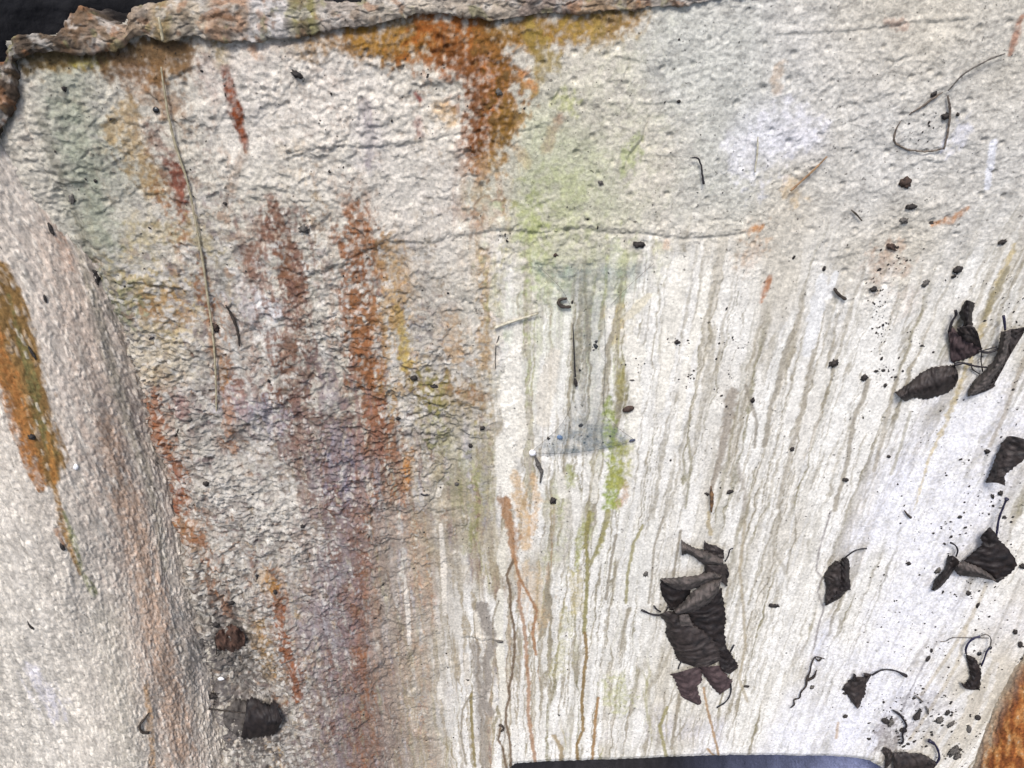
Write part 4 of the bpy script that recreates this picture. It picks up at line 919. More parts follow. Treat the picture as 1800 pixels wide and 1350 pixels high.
# ------------------------------------------------------------------ small things on the stone
def cat_rom(A, n):
    A = np.asarray(A, float); m = len(A)
    if m == 2: return A[0] + (A[1] - A[0]) * np.linspace(0, 1, n)[:, None]
    B = np.vstack([2 * A[0] - A[1], A, 2 * A[-1] - A[-2]]); out = []
    for t in np.linspace(0, m - 1, n):
        i = min(int(t), m - 2); f = t - i; p0, p1, p2, p3 = B[i], B[i + 1], B[i + 2], B[i + 3]
        out.append(0.5 * (2 * p1 + (p2 - p0) * f + (2 * p0 - 5 * p1 + 4 * p2 - p3) * f ** 2 + (3 * p1 - p0 - 3 * p2 + p3) * f ** 3))
    return np.array(out)
HS = 0.008                                          # metres per unit of leaf height
def blade(name, st, fr, mats, hl=0.3, hm=1.2, hr=0.3, parent=None, tooth=2.6, wr=0.6, lift=0.0, seed=1, cols=11, vein=0.5, prof=None):
    """a leaf blade lofted through left / middle / right outline points, closed and thin"""
    ox, oy, s = fr
    st = np.array(st, float); k = len(st)
    D = np.zeros((k, 9))
    for c in range(3):
        D[:, c * 3] = ox + st[:, c, 0] / s; D[:, c * 3 + 1] = oy + st[:, c, 1] / s
    pr = np.ones(k) if prof is None else np.interp(np.linspace(0, 1, k), np.linspace(0, 1, len(prof)), prof)
    D[:, 2], D[:, 5], D[:, 8] = hl * pr, hm * pr, hr * pr
    D[:, [2, 5, 8]] += lift
    L = np.sum(np.hypot(np.diff(D[:, 3]), np.diff(D[:, 4])))
    n = int(np.clip(L / 2.2, 14, 72)); R = cat_rom(D, n)
    t = np.linspace(-1, 1, cols); ph = np.arange(n)
    q0 = 0.5 * t * (t - 1); q1 = 1 - t * t; q2 = 0.5 * t * (t + 1)
    X = R[:, 0:1] * q0 + R[:, 3:4] * q1 + R[:, 6:7] * q2; Y = R[:, 1:2] * q0 + R[:, 4:5] * q1 + R[:, 7:8] * q2; Hh = R[:, 2:3] * q0 + R[:, 5:6] * q1 + R[:, 8:9] * q2
    rr = np.random.default_rng(seed)
    tl = ((ph + 1) % 3) / 2 * tooth * rr.uniform(0.5, 1.2, n); tr = (ph % 3) / 2 * tooth * rr.uniform(0.5, 1.2, n)
    for col, tt, inner in ((0, tl, 1), (cols - 1, tr, cols - 2)):
        dx, dy = X[:, col] - X[:, inner], Y[:, col] - Y[:, inner]; ln = np.hypot(dx, dy) + 1e-6; g = np.minimum(1, ln / 3)
        X[:, col] += dx / ln * tt * g; Y[:, col] += dy / ln * tt * g
    for col, tt in ((0, 41.0), (cols - 1, 77.0)):            # torn, uneven outline
        e = fbm(ph / 5.0, ph * 0 + seed + tt, 3, 3) * (2.6 if tooth > 1.5 else 1.2)
        dx, dy = X[:, col] - X[:, col + (1 if col == 0 else -1)], Y[:, col] - Y[:, col + (1 if col == 0 else -1)]; ln = np.hypot(dx, dy) + 1e-6
        e = e * (2.2 if lift > 0.5 else 1)
        X[:, col] += dx / ln * e * np.minimum(1, ln / 4); Y[:, col] += dy / ln * e * np.minimum(1, ln / 4)
    w = fbm(X / 16.0, Y / 16.0, 3, seed + 0.5) * wr + fbm(X / 5.0, Y / 5.0, 2, seed + 3.5) * wr * 0.25
    vn = np.abs(np.sin(np.pi * (ph[:, None] / 4.2 + np.abs(t)[None] * 1.1))) ** 3 * vein * 0.55 * (1 - np.abs(t) * 0.4)
    Hh = np.maximum(Hh + w - vn + (np.abs(t)[None] < 0.12) * vein * 0.3, 0.12) * HS
    front = world(surf(X, Y, Hh)).reshape(-1, 3); back = world(surf(X, Y, Hh - 0.00035)).reshape(-1, 3)
    N = n * cols; Fc = []; mi = []
    for i in range(n - 1):
        for j in range(cols - 1):
            a = i * cols + j; Fc.append((a, a + cols, a + cols + 1, a + 1)); mi.append(0)
            Fc.append((N + a, N + a + 1, N + a + cols + 1, N + a + cols)); mi.append(1)
    ring = [j for j in range(cols)] + [i * cols + cols - 1 for i in range(1, n)] + [(n - 1) * cols + j for j in range(cols - 2, -1, -1)] + [i * cols for i in range(n - 2, 0, -1)]
    for a, b in zip(ring, ring[1:] + ring[:1]): Fc.append((a, b, N + b, N + a)); mi.append(0)
    return mesh_ob(name, np.vstack([front, back]), Fc, mats, parent, True, mi)
def tube(name, pts, fr, r, mat, h=0.3, parent=None, onrib=False, knob=0.0, smooth=True, hh=None, wob=0.0, seed=0):
    ox, oy, s = fr; A = np.array([(ox + x / s, oy + y / s) for x, y in pts], float)
    hv = np.full(len(A), h) if hh is None else np.array(hh, float)
    n = int(np.clip(np.sum(np.hypot(*np.diff(A, axis=0).T)) / 3.0, 6, 90))
    B = cat_rom(np.c_[A, hv], n) if smooth else resample(np.c_[A, hv][:, :2], n)
    if B.shape[1] == 2: B = np.c_[B, np.full(n, h)]
    rg_ = np.random.default_rng(seed + 5)
    if wob: B[:, :2] += np.cumsum(rg_.normal(0, wob * 0.4, (n, 2)), 0) * 0.6 + rg_.normal(0, wob * 0.4, (n, 2))
    C = rib_at(B[:, 0], B[:, 1], B[:, 2] * HS) if onrib else surf(B[:, 0], B[:, 1], B[:, 2] * HS)
    C = world(C); V = []; k = 7
    rp = np.atleast_1d(np.asarray(r, float)); rp = np.interp(np.linspace(0, 1, n), np.linspace(0, 1, len(rp)), rp) if len(rp) > 1 else np.full(n, rp[0])
    if knob: rp = rp * (1 + knob * np.exp(-((np.arange(n) - n + 1.5) / 2.0) ** 2))
    rp *= 1 + 0.12 * rg_.normal(size=n)
    m = np.linalg.norm(C - world(CAM), axis=1) / F
    for i in range(n):
        tg = C[min(i + 1, n - 1)] - C[max(i - 1, 0)]; tg /= np.linalg.norm(tg) + 1e-9
        a = np.cross(tg, [0.3, -0.8, 0.5]); a /= np.linalg.norm(a) + 1e-9; b = np.cross(tg, a)
        for q in range(k):
            an = 2 * math.pi * q / k; V.append(C[i] + (a * math.cos(an) + b * math.sin(an)) * rp[i] * m[i])
    Fc = [(i * k + q, i * k + (q + 1) % k, (i + 1) * k + (q + 1) % k, (i + 1) * k + q) for i in range(n - 1) for q in range(k)]
    Fc += [tuple(range(k))[::-1], tuple(range((n - 1) * k, n * k))]
    return mesh_ob(name, V, Fc, mat, parent)
def base_at(px, py): return world(surf(px, py))
import bmesh
def ico(sub=2):
    bm = bmesh.new(); bmesh.ops.create_icosphere(bm, subdivisions=sub, radius=1.0)
    V = np.array([q.co[:] for q in bm.verts]); Fc = [[q.index for q in f.verts] for f in bm.faces]; bm.free(); return V, Fc
ICO1, ICO2, ICO3 = ico(1), ico(2), ico(3)
def crumb(name, px, py, rx, ry, ang, mat, label=None, cat='crumb', group=None, seed=0, rough=0.35, onrib=False, parent=None, flat=0.6, h=0.0):
    V, Fc = ICO3
    c = (rib_at(px, py)[0] if onrib else surf(float(px), float(py), h, 1.0)); m = np.linalg.norm(c - CAM) / F
    q = 1 + rough * 1.4 * fbm(V[:, 0] * 2.0 + seed * 3.3 + V[:, 2], V[:, 1] * 2.0 + V[:, 2] * 1.3 + seed, 4, seed, 0.7)
    a = math.radians(ang); X = V[:, 0] * q * rx; Z = V[:, 1] * q * ry; O = V[:, 2] * q * min(rx, ry) * flat
    Pp = np.stack([c[0] + (X * math.cos(a) + Z * math.sin(a)) * m, c[1] + (O + min(rx, ry) * flat * 0.6) * m, c[2] + (-X * math.sin(a) + Z * math.cos(a)) * m], -1)
    o = mesh_ob(name, world(Pp), Fc, mat, parent)
    if label: tag(o, label, cat, group)
    return o

FA, FB, FC, FD, FE = (1500, 500, 3.553), (1400, 860, 4.5), (1100, 900, 3.553), (1400, 1100, 4.5), (0, 900, 3.0)
ID = (0, 0, 1)
def leaf(px, py, label): return tag(empty('dead_leaf', base_at(px, py)), label, 'leaf', 'dead leaves on the stone')
UL, UB, UU, UP = [M_LEAF, M_UNDER], [M_LEAFB, M_LEAFB], [M_UNDER, M_LEAF], [M_PURP, M_LEAF]

# three leaves at the right
t = leaf(1690, 610, 'purple-brown dead leaf with curled black top, uppermost of the three leaves at right')
blade('blade', [[(805, 395), (806, 402), (795, 422)], [(720, 345), (735, 400), (737, 450)], [(655, 310), (670, 390), (682, 468)], [(628, 275), (618, 372), (612, 478)], [(588, 292), (596, 332), (602, 380)]], FA, UP, 0.8, 0.9, 0.3, t, seed=11)
blade('folded_blade', [[(648, 270), (648, 290), (652, 312)], [(690, 264), (690, 300), (700, 348)], [(735, 254), (750, 312), (762, 380)], [(775, 294), (790, 345), (803, 402)]], FA, UL, 1.9, 1.7, 1.2, t, seed=12)
blade('curled_tip', [[(745, 255), (715, 262), (682, 268)], [(742, 205), (715, 215), (690, 236)], [(748, 160), (712, 172), (668, 186)], [(757, 122), (715, 128), (688, 122)], [(737, 106), (712, 98), (698, 103)]], FA, UB, 0.6, 1.9, 0.8, t, seed=13)
tube('stalk', [(598, 292), (615, 235), (640, 192), (638, 162)], FA, (2.6, 1.8, 1.8, 2.8), M_STALK, 1.0, t)
tube('stalk', [(780, 413), (830, 425), (870, 418), (908, 398)], FA, (2.0, 1.6), M_STALK, 0.9, t)
tube('stalk', [(800, 416), (850, 402), (895, 390)], FA, 1.0, M_STALK, 1.0, t)
t = leaf(1630, 675, 'flat dark leaf with toothed edge, lower left of the three leaves at right')
blade('blade', [[(635, 508), (655, 560), (652, 602)], [(600, 507), (603, 575), (618, 648)], [(510, 520), (520, 610), (530, 696)], [(440, 545), (450, 635), (450, 711)], [(380, 593), (380, 658), (380, 706)], [(330, 632), (330, 680), (345, 721)], [(262, 678), (290, 705), (320, 731)]], FA, UL, 0.3, 1.5, 0.3, t, seed=14)
tube('stalk', [(632, 500), (690, 492), (760, 510), (832, 518)], FA, (3.2, 1.8, 1.6, 1.6), M_STALK, 0.9, t)
t = leaf(1750, 640, 'long dead leaf rolled along one side, cut by the frame edge at right')
blade('rolled_edge', [[(925, 293), (950, 290), (985, 278)], [(918, 332), (945, 340), (978, 340)], [(908, 400), (932, 415), (957, 430)], [(880, 470), (905, 488), (932, 500)], [(830, 530), (860, 548), (888, 560)], [(760, 598), (800, 612), (842, 620)], [(720, 658), (752, 660), (792, 666)], [(711, 702), (716, 700), (724, 699)]], FA, UU, 0.5, 2.2, 1.6, t, seed=15)
blade('blade', [[(980, 278), (1025, 274), (1078, 262)], [(975, 342), (1015, 345), (1054, 320)], [(952, 430), (975, 440), (992, 420)], [(928, 502), (945, 500), (958, 478)], [(884, 560), (908, 560), (937, 523)], [(838, 622), (865, 622), (886, 612)], [(788, 668), (828, 665), (872, 645)], [(722, 703), (738, 698), (762, 692)]], FA, UL, 1.2, 0.7, 0.4, t, seed=16)
tube('stalk', [(948, 285), (944, 240), (938, 195)], FA, (1.8, 1.8, 2.4), M_STALKB, 1.2, t)
tube('stalk', [(735, 490), (745, 530), (790, 560)], FA, 0.9, M_STALK, 0.4, t)
tube('stalk', [(800, 425), (798, 480), (808, 545)], FA, 0.9, M_STALK, 0.6, t)
t = leaf(1770, 810, 'dark toothed leaf lifted off the stone at the right edge, with torn lower end')
blade('blade', [[(960, 949), (1010, 950), (1095, 975)], [(920, 1010), (985, 1030), (1100, 1060)], [(880, 1110), (930, 1110), (1010, 1136)], [(855, 1172), (900, 1175), (950, 1186)], [(829, 1236), (870, 1228), (943, 1212)], [(858, 1234), (905, 1242), (950, 1259)]], FA, UL, 0.9, 2.2, 3.0, t, seed=17)
# black leaf and its neighbour
t = leaf(1735, 970, 'broad black diamond-shaped leaf with rolled grey edge and upright stalk')
blade('blade', [[(1490, 335), (1525, 302), (1540, 310)], [(1456, 380), (1510, 340), (1570, 345)], [(1472, 430), (1530, 420), (1602, 404)], [(1400, 502), (1530, 490), (1662, 460)], [(1330, 576), (1530, 570), (1740, 590)], [(1440, 640), (1560, 640), (1694, 660)], [(1538, 702), (1582, 700), (1634, 706)], [(1572, 732), (1590, 740), (1602, 734)]], FB, UB, 1.6, 2.2, 2.0, t, seed=18)
blade('rolled_edge', [[(1300, 574), (1265, 612), (1250, 640)], [(1322, 578), (1292, 625), (1280, 672)], [(1360, 590), (1355, 640), (1350, 686)], [(1420, 610), (1425, 655), (1420, 693)], [(1512, 660), (1502, 690), (1497, 709)], [(1592, 736), (1572, 726), (1555, 722)]], FB, [M_UNDER, M_UNDER], 2.6, 3.0, 1.2, t, seed=19)
tube('stalk', [(1580, 380), (1600, 240), (1640, 130), (1665, 72)], FB, (1.8, 1.6, 1.6, 1.8), M_STALKB, 1.6, t, knob=0.9)
t = leaf(1660, 1008, 'narrow rolled black leaf touching the left tip of the diamond-shaped leaf')
blade('blade', [[(1193, 540), (1230, 525), (1268, 545)], [(1188, 580), (1235, 575), (1287, 575)], [(1175, 625), (1215, 620), (1257, 625)], [(1150, 660), (1180, 672), (1210, 690)], [(1098, 708), (1135, 730), (1160, 752)], [(1089, 742), (1110, 766), (1132, 780)], [(1064, 796), (1078, 801), (1093, 806)]], FB, UB, 0.6, 1.7, 0.6, t, seed=20)
tube('stalk', [(1262, 532), (1276, 485), (1258, 445), (1219, 422)], FB, (1.5, 1.2, 1.2, 1.5), M_STALK, 1.0, t)
t = leaf(1472, 1020, 'small folded dark leaf standing alone on white drips, thin stalk pointing right')
blade('blade', [[(360, 544), (385, 538), (412, 552)], [(347, 600), (385, 610), (420, 620)], [(345, 680), (385, 690), (417, 690)], [(330, 762), (375, 770), (427, 786)], [(290, 822), (335, 820), (393, 806)], [(245, 882), (280, 880), (346, 860)], [(224, 916), (235, 921), (247, 915)]], FB, UB, 1.2, 1.6, 0.4, t, seed=21)
blade('folded_blade', [[(305, 566), (325, 567), (346, 580)], [(274, 600), (310, 610), (348, 610)], [(224, 682), (290, 682), (348, 690)], [(224, 710), (285, 730), (338, 762)], [(234, 775), (260, 800), (304, 822)], [(228, 840), (243, 860), (264, 872)], [(221, 901), (228, 905), (238, 911)]], FB, UL, 0.4, 1.6, 2.0, t, seed=22)
tube('stalk', [(388, 538), (450, 492), (505, 473), (557, 469)], FB, (1.5, 1.1, 1.1, 1.5), M_STALK, 0.9, t)
# the heap of leaves
t = leaf(1245, 985, 'curled dead leaf at the top of the leaf heap, with a tip pointing up left')
blade('rolled_tip', [[(346, 178), (347, 225), (349, 268)], [(385, 202), (383, 232), (385, 260)], [(430, 225), (428, 256), (430, 284)], [(490, 243), (485, 288), (488, 326)], [(560, 268), (555, 308), (555, 342)], [(606, 290), (610, 315), (612, 336)]], FC, UU, 0.8, 2.4, 0.8, t, seed=23)
blade('folded_blade', [[(490, 178), (488, 210), (487, 245)], [(520, 202), (518, 230), (520, 258)], [(570, 216), (565, 245), (562, 275)], [(613, 241), (613, 265), (616, 292)]], FC, UL, 1.0, 0.9, 0.8, t, seed=24)
blade('blade', [[(490, 320), (555, 334), (624, 322)], [(494, 360), (565, 370), (637, 390)], [(484, 398), (570, 410), (632, 440)], [(540, 414), (590, 432), (627, 467)]], FC, UL, 0.8, 2.2, 0.6, t, seed=25)
tube('stalk', [(620, 308), (640, 275), (650, 235), (671, 228)], FC, (1.2, 1.0, 1.0, 1.3), M_STALK, 0.8, t)
tube('stalk', [(630, 358), (642, 385), (634, 410)], FC, 1.3, M_STALK, 0.8, t)
t = leaf(1205, 1035, 'folded leaf with lighter curled underside, left part of the heap')
blade('blade', [[(221, 420), (255, 450), (285, 470)], [(219, 465), (290, 480), (402, 488)], [(234, 530), (290, 540), (372, 545)], [(262, 582), (290, 585), (332, 590)], [(276, 612), (285, 613), (302, 615)]], FC, UB, 0.4, 0.5, 0.6, t, seed=26)
blade('rolled_edge', [[(221, 416), (240, 440), (262, 456)], [(310, 411), (315, 446), (320, 482)], [(440, 399), (430, 440), (410, 480)], [(530, 376), (530, 410), (520, 442)], [(602, 394), (592, 408), (580, 422)]], FC, UU, 2.0, 2.8, 1.2, t, seed=27)
blade('curled_underside', [[(607, 404), (592, 440), (585, 487)], [(520, 439), (545, 490), (532, 556)], [(430, 489), (465, 545), (452, 606)], [(375, 552), (395, 590), (386, 631)], [(298, 612), (310, 630), (325, 643)]], FC, [M_UNDER, M_UNDER], 1.6, 3.2, 1.6, t, seed=28)
tube('stalk', [(210, 645), (160, 638), (98, 612)], FC, (2.2, 1.6, 1.9), M_STALK, 0.9, t)
tube('stalk', [(218, 622), (195, 610), (175, 586)], FC, (1.8, 1.3, 1.5), M_STALK, 0.9, t)
tube('stalk', [(235, 640), (255, 610), (268, 585)], FC, 1.2, M_STALK, 1.0, t)
t = leaf(1265, 1110, 'upright dark dead leaf along the right side of the leaf heap')
blade('blade', [[(520, 555), (560, 520), (594, 468)], [(400, 630), (510, 610), (607, 560)], [(410, 690), (510, 670), (622, 660)], [(500, 780), (550, 760), (613, 745)], [(550, 850), (590, 840), (627, 840)], [(585, 930), (625, 920), (667, 905)], [(600, 985), (640, 985), (699, 965)], [(625, 1004), (645, 1011), (656, 1009)]], FC, UB, 1.0, 1.0, 0.5, t, seed=29)
tube('stalk', [(648, 884), (660, 860), (676, 830)], FC, 1.3, M_STALK, 0.8, t)
t = leaf(1215, 1120, 'large crumpled leaf in the middle of the leaf heap, with a worn light patch')
blade('blade', [[(207, 640), (225, 632), (270, 617)], [(254, 700), (310, 690), (392, 650)], [(257, 770), (340, 760), (422, 710)], [(300, 850), (400, 830), (522, 775)], [(314, 896), (430, 880), (572, 850)], [(340, 934), (460, 932), (587, 900)], [(400, 957), (490, 967), (582, 932)]], FC, UL, 0.6, 2.2, 1.4, t, seed=30, wr=0.7)
blade('worn_patch', [[(335, 645), (360, 640), (392, 642)], [(336, 690), (375, 680), (410, 690)], [(345, 715), (385, 712), (425, 722)]], FC, [M_UNDER, M_UNDER], 2.1, 2.4, 2.0, t, seed=31, tooth=1, vein=0.1)
tube('stalk', [(350, 930), (335, 955), (328, 980)], FC, 1.1, M_STALK, 0.6, t)
t = leaf(1205, 1205, 'small striped dead leaf hanging below the heap at its lower left')
blade('blade', [[(279, 1012), (350, 995), (442, 967)], [(309, 1050), (380, 1040), (470, 1000)], [(328, 1100), (390, 1095), (472, 1060)], [(344, 1136), (395, 1140), (443, 1092)], [(361, 1161), (410, 1162), (457, 1140)], [(445, 1204), (458, 1204), (472, 1195)]], FC, UP, 0.4, 1.4, 0.7, t, seed=32, vein=0.7)
t = leaf(1258, 1195, 'narrow brown leaf with a long curved stalk below the heap at its lower right')
blade('blade', [[(457, 968), (520, 964), (592, 957)], [(489, 1016), (555, 1005), (614, 1000)], [(519, 1063), (585, 1060), (642, 1040)], [(554, 1106), (605, 1100), (664, 1058)], [(589, 1141), (615, 1121), (647, 1100)]], FC, UP, 0.5, 1.6, 0.6, t, seed=33)
tube('stalk', [(655, 1060), (655, 1130), (625, 1185), (568, 1222)], FC, (1.6, 1.1, 1.0, 1.4), M_STALK, 0.7, t)
# lower right
t = leaf(1505, 1215, 'triangular dead leaf with a long arched stalk, left of the crescent-shaped leaf')
blade('blade', [[(601, 384), (590, 396), (577, 420)], [(535, 402), (545, 430), (552, 456)], [(430, 427), (490, 445), (550, 462)], [(369, 490), (460, 490), (547, 510)], [(398, 532), (460, 540), (532, 556)], [(424, 582), (465, 590), (512, 595)], [(469, 642), (483, 645), (501, 636)], [(481, 655), (484, 658), (488, 655)]], FD, UL, 0.5, 1.4, 0.5, t, seed=34)
blade('torn_flap', [[(450, 376), (462, 380), (473, 392)], [(446, 405), (460, 412), (474, 420)], [(430, 440), (460, 440), (490, 440)]], FD, UB, 1.0, 1.4, 1.0, t, seed=35, tooth=1)
blade('torn_flap', [[(525, 372), (535, 385), (530, 395)], [(555, 375), (560, 395), (555, 410)], [(600, 384), (590, 398), (580, 408)]], FD, UL, 1.2, 1.4, 1.0, t, seed=36, tooth=1)
tube('stalk', [(598, 390), (645, 362), (695, 346), (780, 355), (870, 398)], FD, (1.8, 1.4, 1.3, 1.3, 1.7), M_STALK, 1.2, t, knob=0.8)
t = leaf(1708, 1180, 'black crescent-shaped leaf with a looping blue-black stalk, left of the rusty bulge')
blade('blade', [[(1339, 214), (1345, 226), (1353, 230)], [(1347, 265), (1375, 266), (1406, 255)], [(1358, 310), (1395, 315), (1437, 305)], [(1371, 360), (1415, 365), (1459, 350)], [(1370, 412), (1410, 416), (1459, 410)], [(1344, 450), (1395, 468), (1446, 478)], [(1325, 462), (1378, 500), (1440, 502)], [(1300, 440), (1330, 492), (1400, 508)]], FD, UB, 0.5, 1.2, 0.5, t, seed=37)
blade('leaf_tip', [[(1425, 480), (1430, 492), (1428, 506)], [(1440, 482), (1442, 495), (1440, 508)], [(1453, 508), (1453, 512), (1450, 514)]], FD, UB, 0.8, 0.9, 0.8, t, seed=38, tooth=0.5)
tube('stalk', [(1342, 220), (1340, 180), (1365, 130), (1410, 95), (1452, 84)], FD, (1.7, 1.5, 1.5, 1.5, 1.8), M_STALKB, 1.2, t)
tube('fibre', [(1450, 84), (1490, 68), (1525, 80), (1540, 115), (1530, 170)], FD, 0.8, M_TWIGG, 1.2, t)
tube('fibre', [(1530, 172), (1505, 205), (1485, 265), (1462, 320)], FD, 1.2, M_STALKB, 0.9, t)
tube('fibre', [(1140, 125), (1185, 120), (1240, 94), (1380, 95), (1520, 97)], FD, 0.7, M_TWIGG, 0.5, t)
t = leaf(1610, 1335, 'dark toothed leaf with a hooked stalk beside the recess corner at the bottom')
blade('blade', [[(773, 1010), (768, 1100), (788, 1210)], [(830, 1004), (840, 1090), (860, 1210)], [(920, 1009), (930, 1090), (950, 1210)], [(1000, 1019), (1010, 1090), (1030, 1190)], [(1060, 1049), (1060, 1092), (1070, 1150)], [(1113, 1085), (1108, 1097), (1100, 1112)]], FD, UL, 0.9, 1.5, 0.8, t, seed=39)
tube('stalk', [(1098, 1100), (1128, 1050), (1122, 990), (1095, 940), (1050, 908)], FD, (1.8, 1.6, 1.6, 1.6, 1.9), M_STALKB, 1.3, t, knob=0.7)
t = leaf(1562, 1335, 'shrivelled brown leaf scrap between the recess corner and the toothed leaf')
blade('blade', [[(690, 960), (710, 965), (735, 975)], [(683, 990), (715, 1000), (752, 1000)], [(700, 1030), (728, 1035), (758, 1035)], [(702, 1075), (725, 1080), (750, 1080)], [(695, 1130), (705, 1130), (715, 1128)]], FD, UL, 0.4, 1.1, 0.5, t, seed=40, wr=0.9)
# crevice, lower left
t = leaf(450, 1265, 'dusty black leaf with ragged edge lying in the crevice at lower left')
DUST = mat_plain('dead_leaf_dusty', (0.11, 0.098, 0.088), (0.035, 0.03, 0.028), 90, 0.85, 0.9, 0.2)
blade('blade', [[(1300, 1000), (1290, 1090), (1270, 1186)], [(1340, 990), (1345, 1090), (1325, 1188)], [(1400, 1014), (1402, 1100), (1385, 1182)], [(1425, 1020), (1428, 1095), (1415, 1176)], [(1452, 1004), (1455, 1090), (1440, 1172)], [(1466, 1040), (1474, 1080), (1462, 1150)], [(1478, 1070), (1487, 1098), (1478, 1122)]], FE, UB, 0.6, 2.4, 0.9, t, seed=41, wr=1.0, tooth=4.5, lift=1.0)
blade('dusty_blade', [[(1180, 1055), (1175, 1090), (1186, 1128)], [(1215, 1020), (1215, 1080), (1212, 1150)], [(1250, 986), (1250, 1080), (1240, 1168)], [(1285, 1000), (1290, 1085), (1270, 1180)], [(1322, 1000), (1325, 1090), (1310, 1176)]], FE, [DUST, M_LEAFB], 0.3, 0.9, 0.5, t, seed=43, wr=1.3, tooth=3.0, lift=0.6)
tube('stalk', [(1043, 1027), (1110, 1040), (1180, 1048), (1290, 1060)], FE, (2.2, 1.3, 1.2, 1.0), M_TWIG, 2.4, t)
t = leaf(405, 1122, 'crumpled reddish-brown leaf in the crevice above the dusty black leaf')
blade('blade', [[(1138, 650), (1135, 682), (1150, 722)], [(1180, 613), (1190, 670), (1200, 737)], [(1240, 603), (1245, 665), (1245, 737)], [(1287, 640), (1292, 670), (1290, 702)]], FE, [M_RED, M_RED], 0.6, 1.1, 0.5, t, seed=42, wr=2.6, tooth=2.5, lift=0.9)
tube('stalk', [(1130, 655), (1142, 740), (1120, 800), (1065, 812)], FE, 0.9, M_TWIG, 0.9, t)

# ------------------------------------------------------------------ straws and twigs
def twig(name, pts, fr, r, mat, label, cat, h=0.3, **k):
    k.setdefault('wob', 0.45); k.setdefault('seed', len(label)); return tag(tube(name, pts, fr, r, mat, h, **k), label, cat)
twig('dry_straw', [(283, 118), (289, 160), (296, 205), (308, 255), (331, 330), (353, 447), (363, 517), (373, 585), (378, 650), (380, 732)], ID, (1.1, 1.8, 2.0, 1.8, 1.8, 2.0, 2.0, 1.7, 1.5, 1.2), M_STRAW, 'long dry grass stem lying down the left part of the face', 'straw', 0.55)
twig('dry_straw', [(279, 30), (283, 52), (286, 72)], ID, (1.6, 2.6, 2.2), M_STRAW, 'short piece of dry straw sticking on the rim crust above the long stem', 'straw', 1.9)
twig('twig', z3(0, 450, 3, [(1190, 258), (1215, 300), (1240, 355), (1256, 415), (1262, 475)]), ID, (1.2, 2.2, 2.6, 2.0, 1.0), M_TWIG, 'small curved dark twig right of the long dry stem', 'twig', 0.5)
twig('dry_straw', z3(600, 450, 3, [(808, 381), (850, 362), (930, 335), (985, 318), (1040, 299)]), ID, (2.4, 2.6, 2.2, 2.0, 1.4), M_STRAWL, 'pale straw lying slantwise on the green stain above the cream tongues', 'straw', 0.5)
twig('dry_straw', z3(1200, 0, 3, [(397, 722), (394, 800), (380, 910)]), ID, (1.0, 1.7, 1.2), M_STRAWL, 'short pale straw standing upright on the white patch at upper right', 'straw', 0.5)
twig('dry_straw', z3(1200, 0, 3, [(762, 825), (670, 915), (568, 1008)]), ID, (1.0, 1.8, 1.6), mat_plain('straw_tan', rgb(172, 140, 104), rgb(120, 92, 66), 260, 0.7, 0.3), 'slanting tan straw right of the upright pale one', 'straw', 0.6)
twig('dry_straw', z3(1200, 0, 3, [(1400, 480), (1480, 395), (1560, 345), (1640, 305), (1700, 285)]), ID, (1.0, 1.3, 1.2, 0.8), M_TWIGG, 'thin grey straw reaching up right from the wire-like loop', 'straw', 0.5)
twig('twig', z3(1200, 0, 3, [(48, 832), (78, 832), (98, 870), (103, 920), (110, 968)]), ID, (1.0, 1.5, 1.5, 1.6, 2.2), M_STALK, 'black hooked leaf stalk alone at upper centre right', 'twig', 0.6)
M_TWIGL = mat_plain('twig_light', rgb(128, 116, 104), rgb(70, 63, 58), 300, 0.85, 0.5)
t = tag(empty('twig_loop', base_at(1630, 240)), 'dark bent twig forming an open loop at the upper right', 'twig')
tube('twig_piece', z3(1200, 0, 3, [(1372, 488), (1320, 520), (1265, 565), (1200, 606)]), ID, (0.8, 1.7, 1.5, 0.8), M_TWIGL, 0.25, t, wob=0.8)
tube('twig_piece', z3(1200, 0, 3, [(1398, 505), (1410, 580), (1408, 660), (1395, 740), (1380, 792)]), ID, (1.2, 1.7, 1.5, 1.6, 1.2), M_TWIGL, 0.25, t, wob=0.8)
tube('twig_piece', z3(1200, 0, 3, [(1150, 640), (1124, 690), (1120, 748), (1180, 788), (1250, 802), (1320, 802), (1380, 790)]), ID, (0.6, 1.2, 1.6, 1.3, 1.2, 1.3, 0.9), M_TWIGL, 0.2, t, wob=0.8)
twig('twig', z3(1200, 0, 3, [(888, 1108), (915, 1130), (944, 1164)]), ID, (0.9, 1.6, 1.0), M_TWIG, 'tiny dark twig right of the tan straw', 'twig', 0.4)
twig('twig', z3(1200, 450, 3, [(800, 172), (820, 202), (862, 230)]), ID, (2.0, 3.0, 2.2), M_TWIG, 'short bent grey twig above the drips at right', 'twig', 0.5)
t = tag(empty('twig', base_at(1425, 1200)), 'squiggly thin rootlet with a side branch left of the triangular leaf', 'twig')
tube('rootlet', z3(1200, 900, 3, [(570, 1032), (588, 1015), (588, 990), (616, 980), (624, 950), (650, 918), (655, 882), (672, 840), (680, 800), (702, 764), (748, 774)]), ID, (1.1, 1.3, 1.2, 1.2, 1.4, 1.6, 2.0, 1.4, 1.2, 1.2, 0.9), M_TWIG, 0.6, t)
tube('rootlet', z3(1200, 900, 3, [(655, 888), (690, 870), (706, 834)]), ID, (2.4, 2.0, 1.0), M_TWIG, 0.6, t)
tube('rootlet', z3(1200, 900, 3, [(700, 770), (716, 784), (732, 772)]), ID, (0.9, 1.8, 0.9), M_TWIG, 0.6, t)
t = tag(empty('twig', base_at(1583, 1275)), 'jointed black twig with a hooked end right of the recess corner', 'twig')
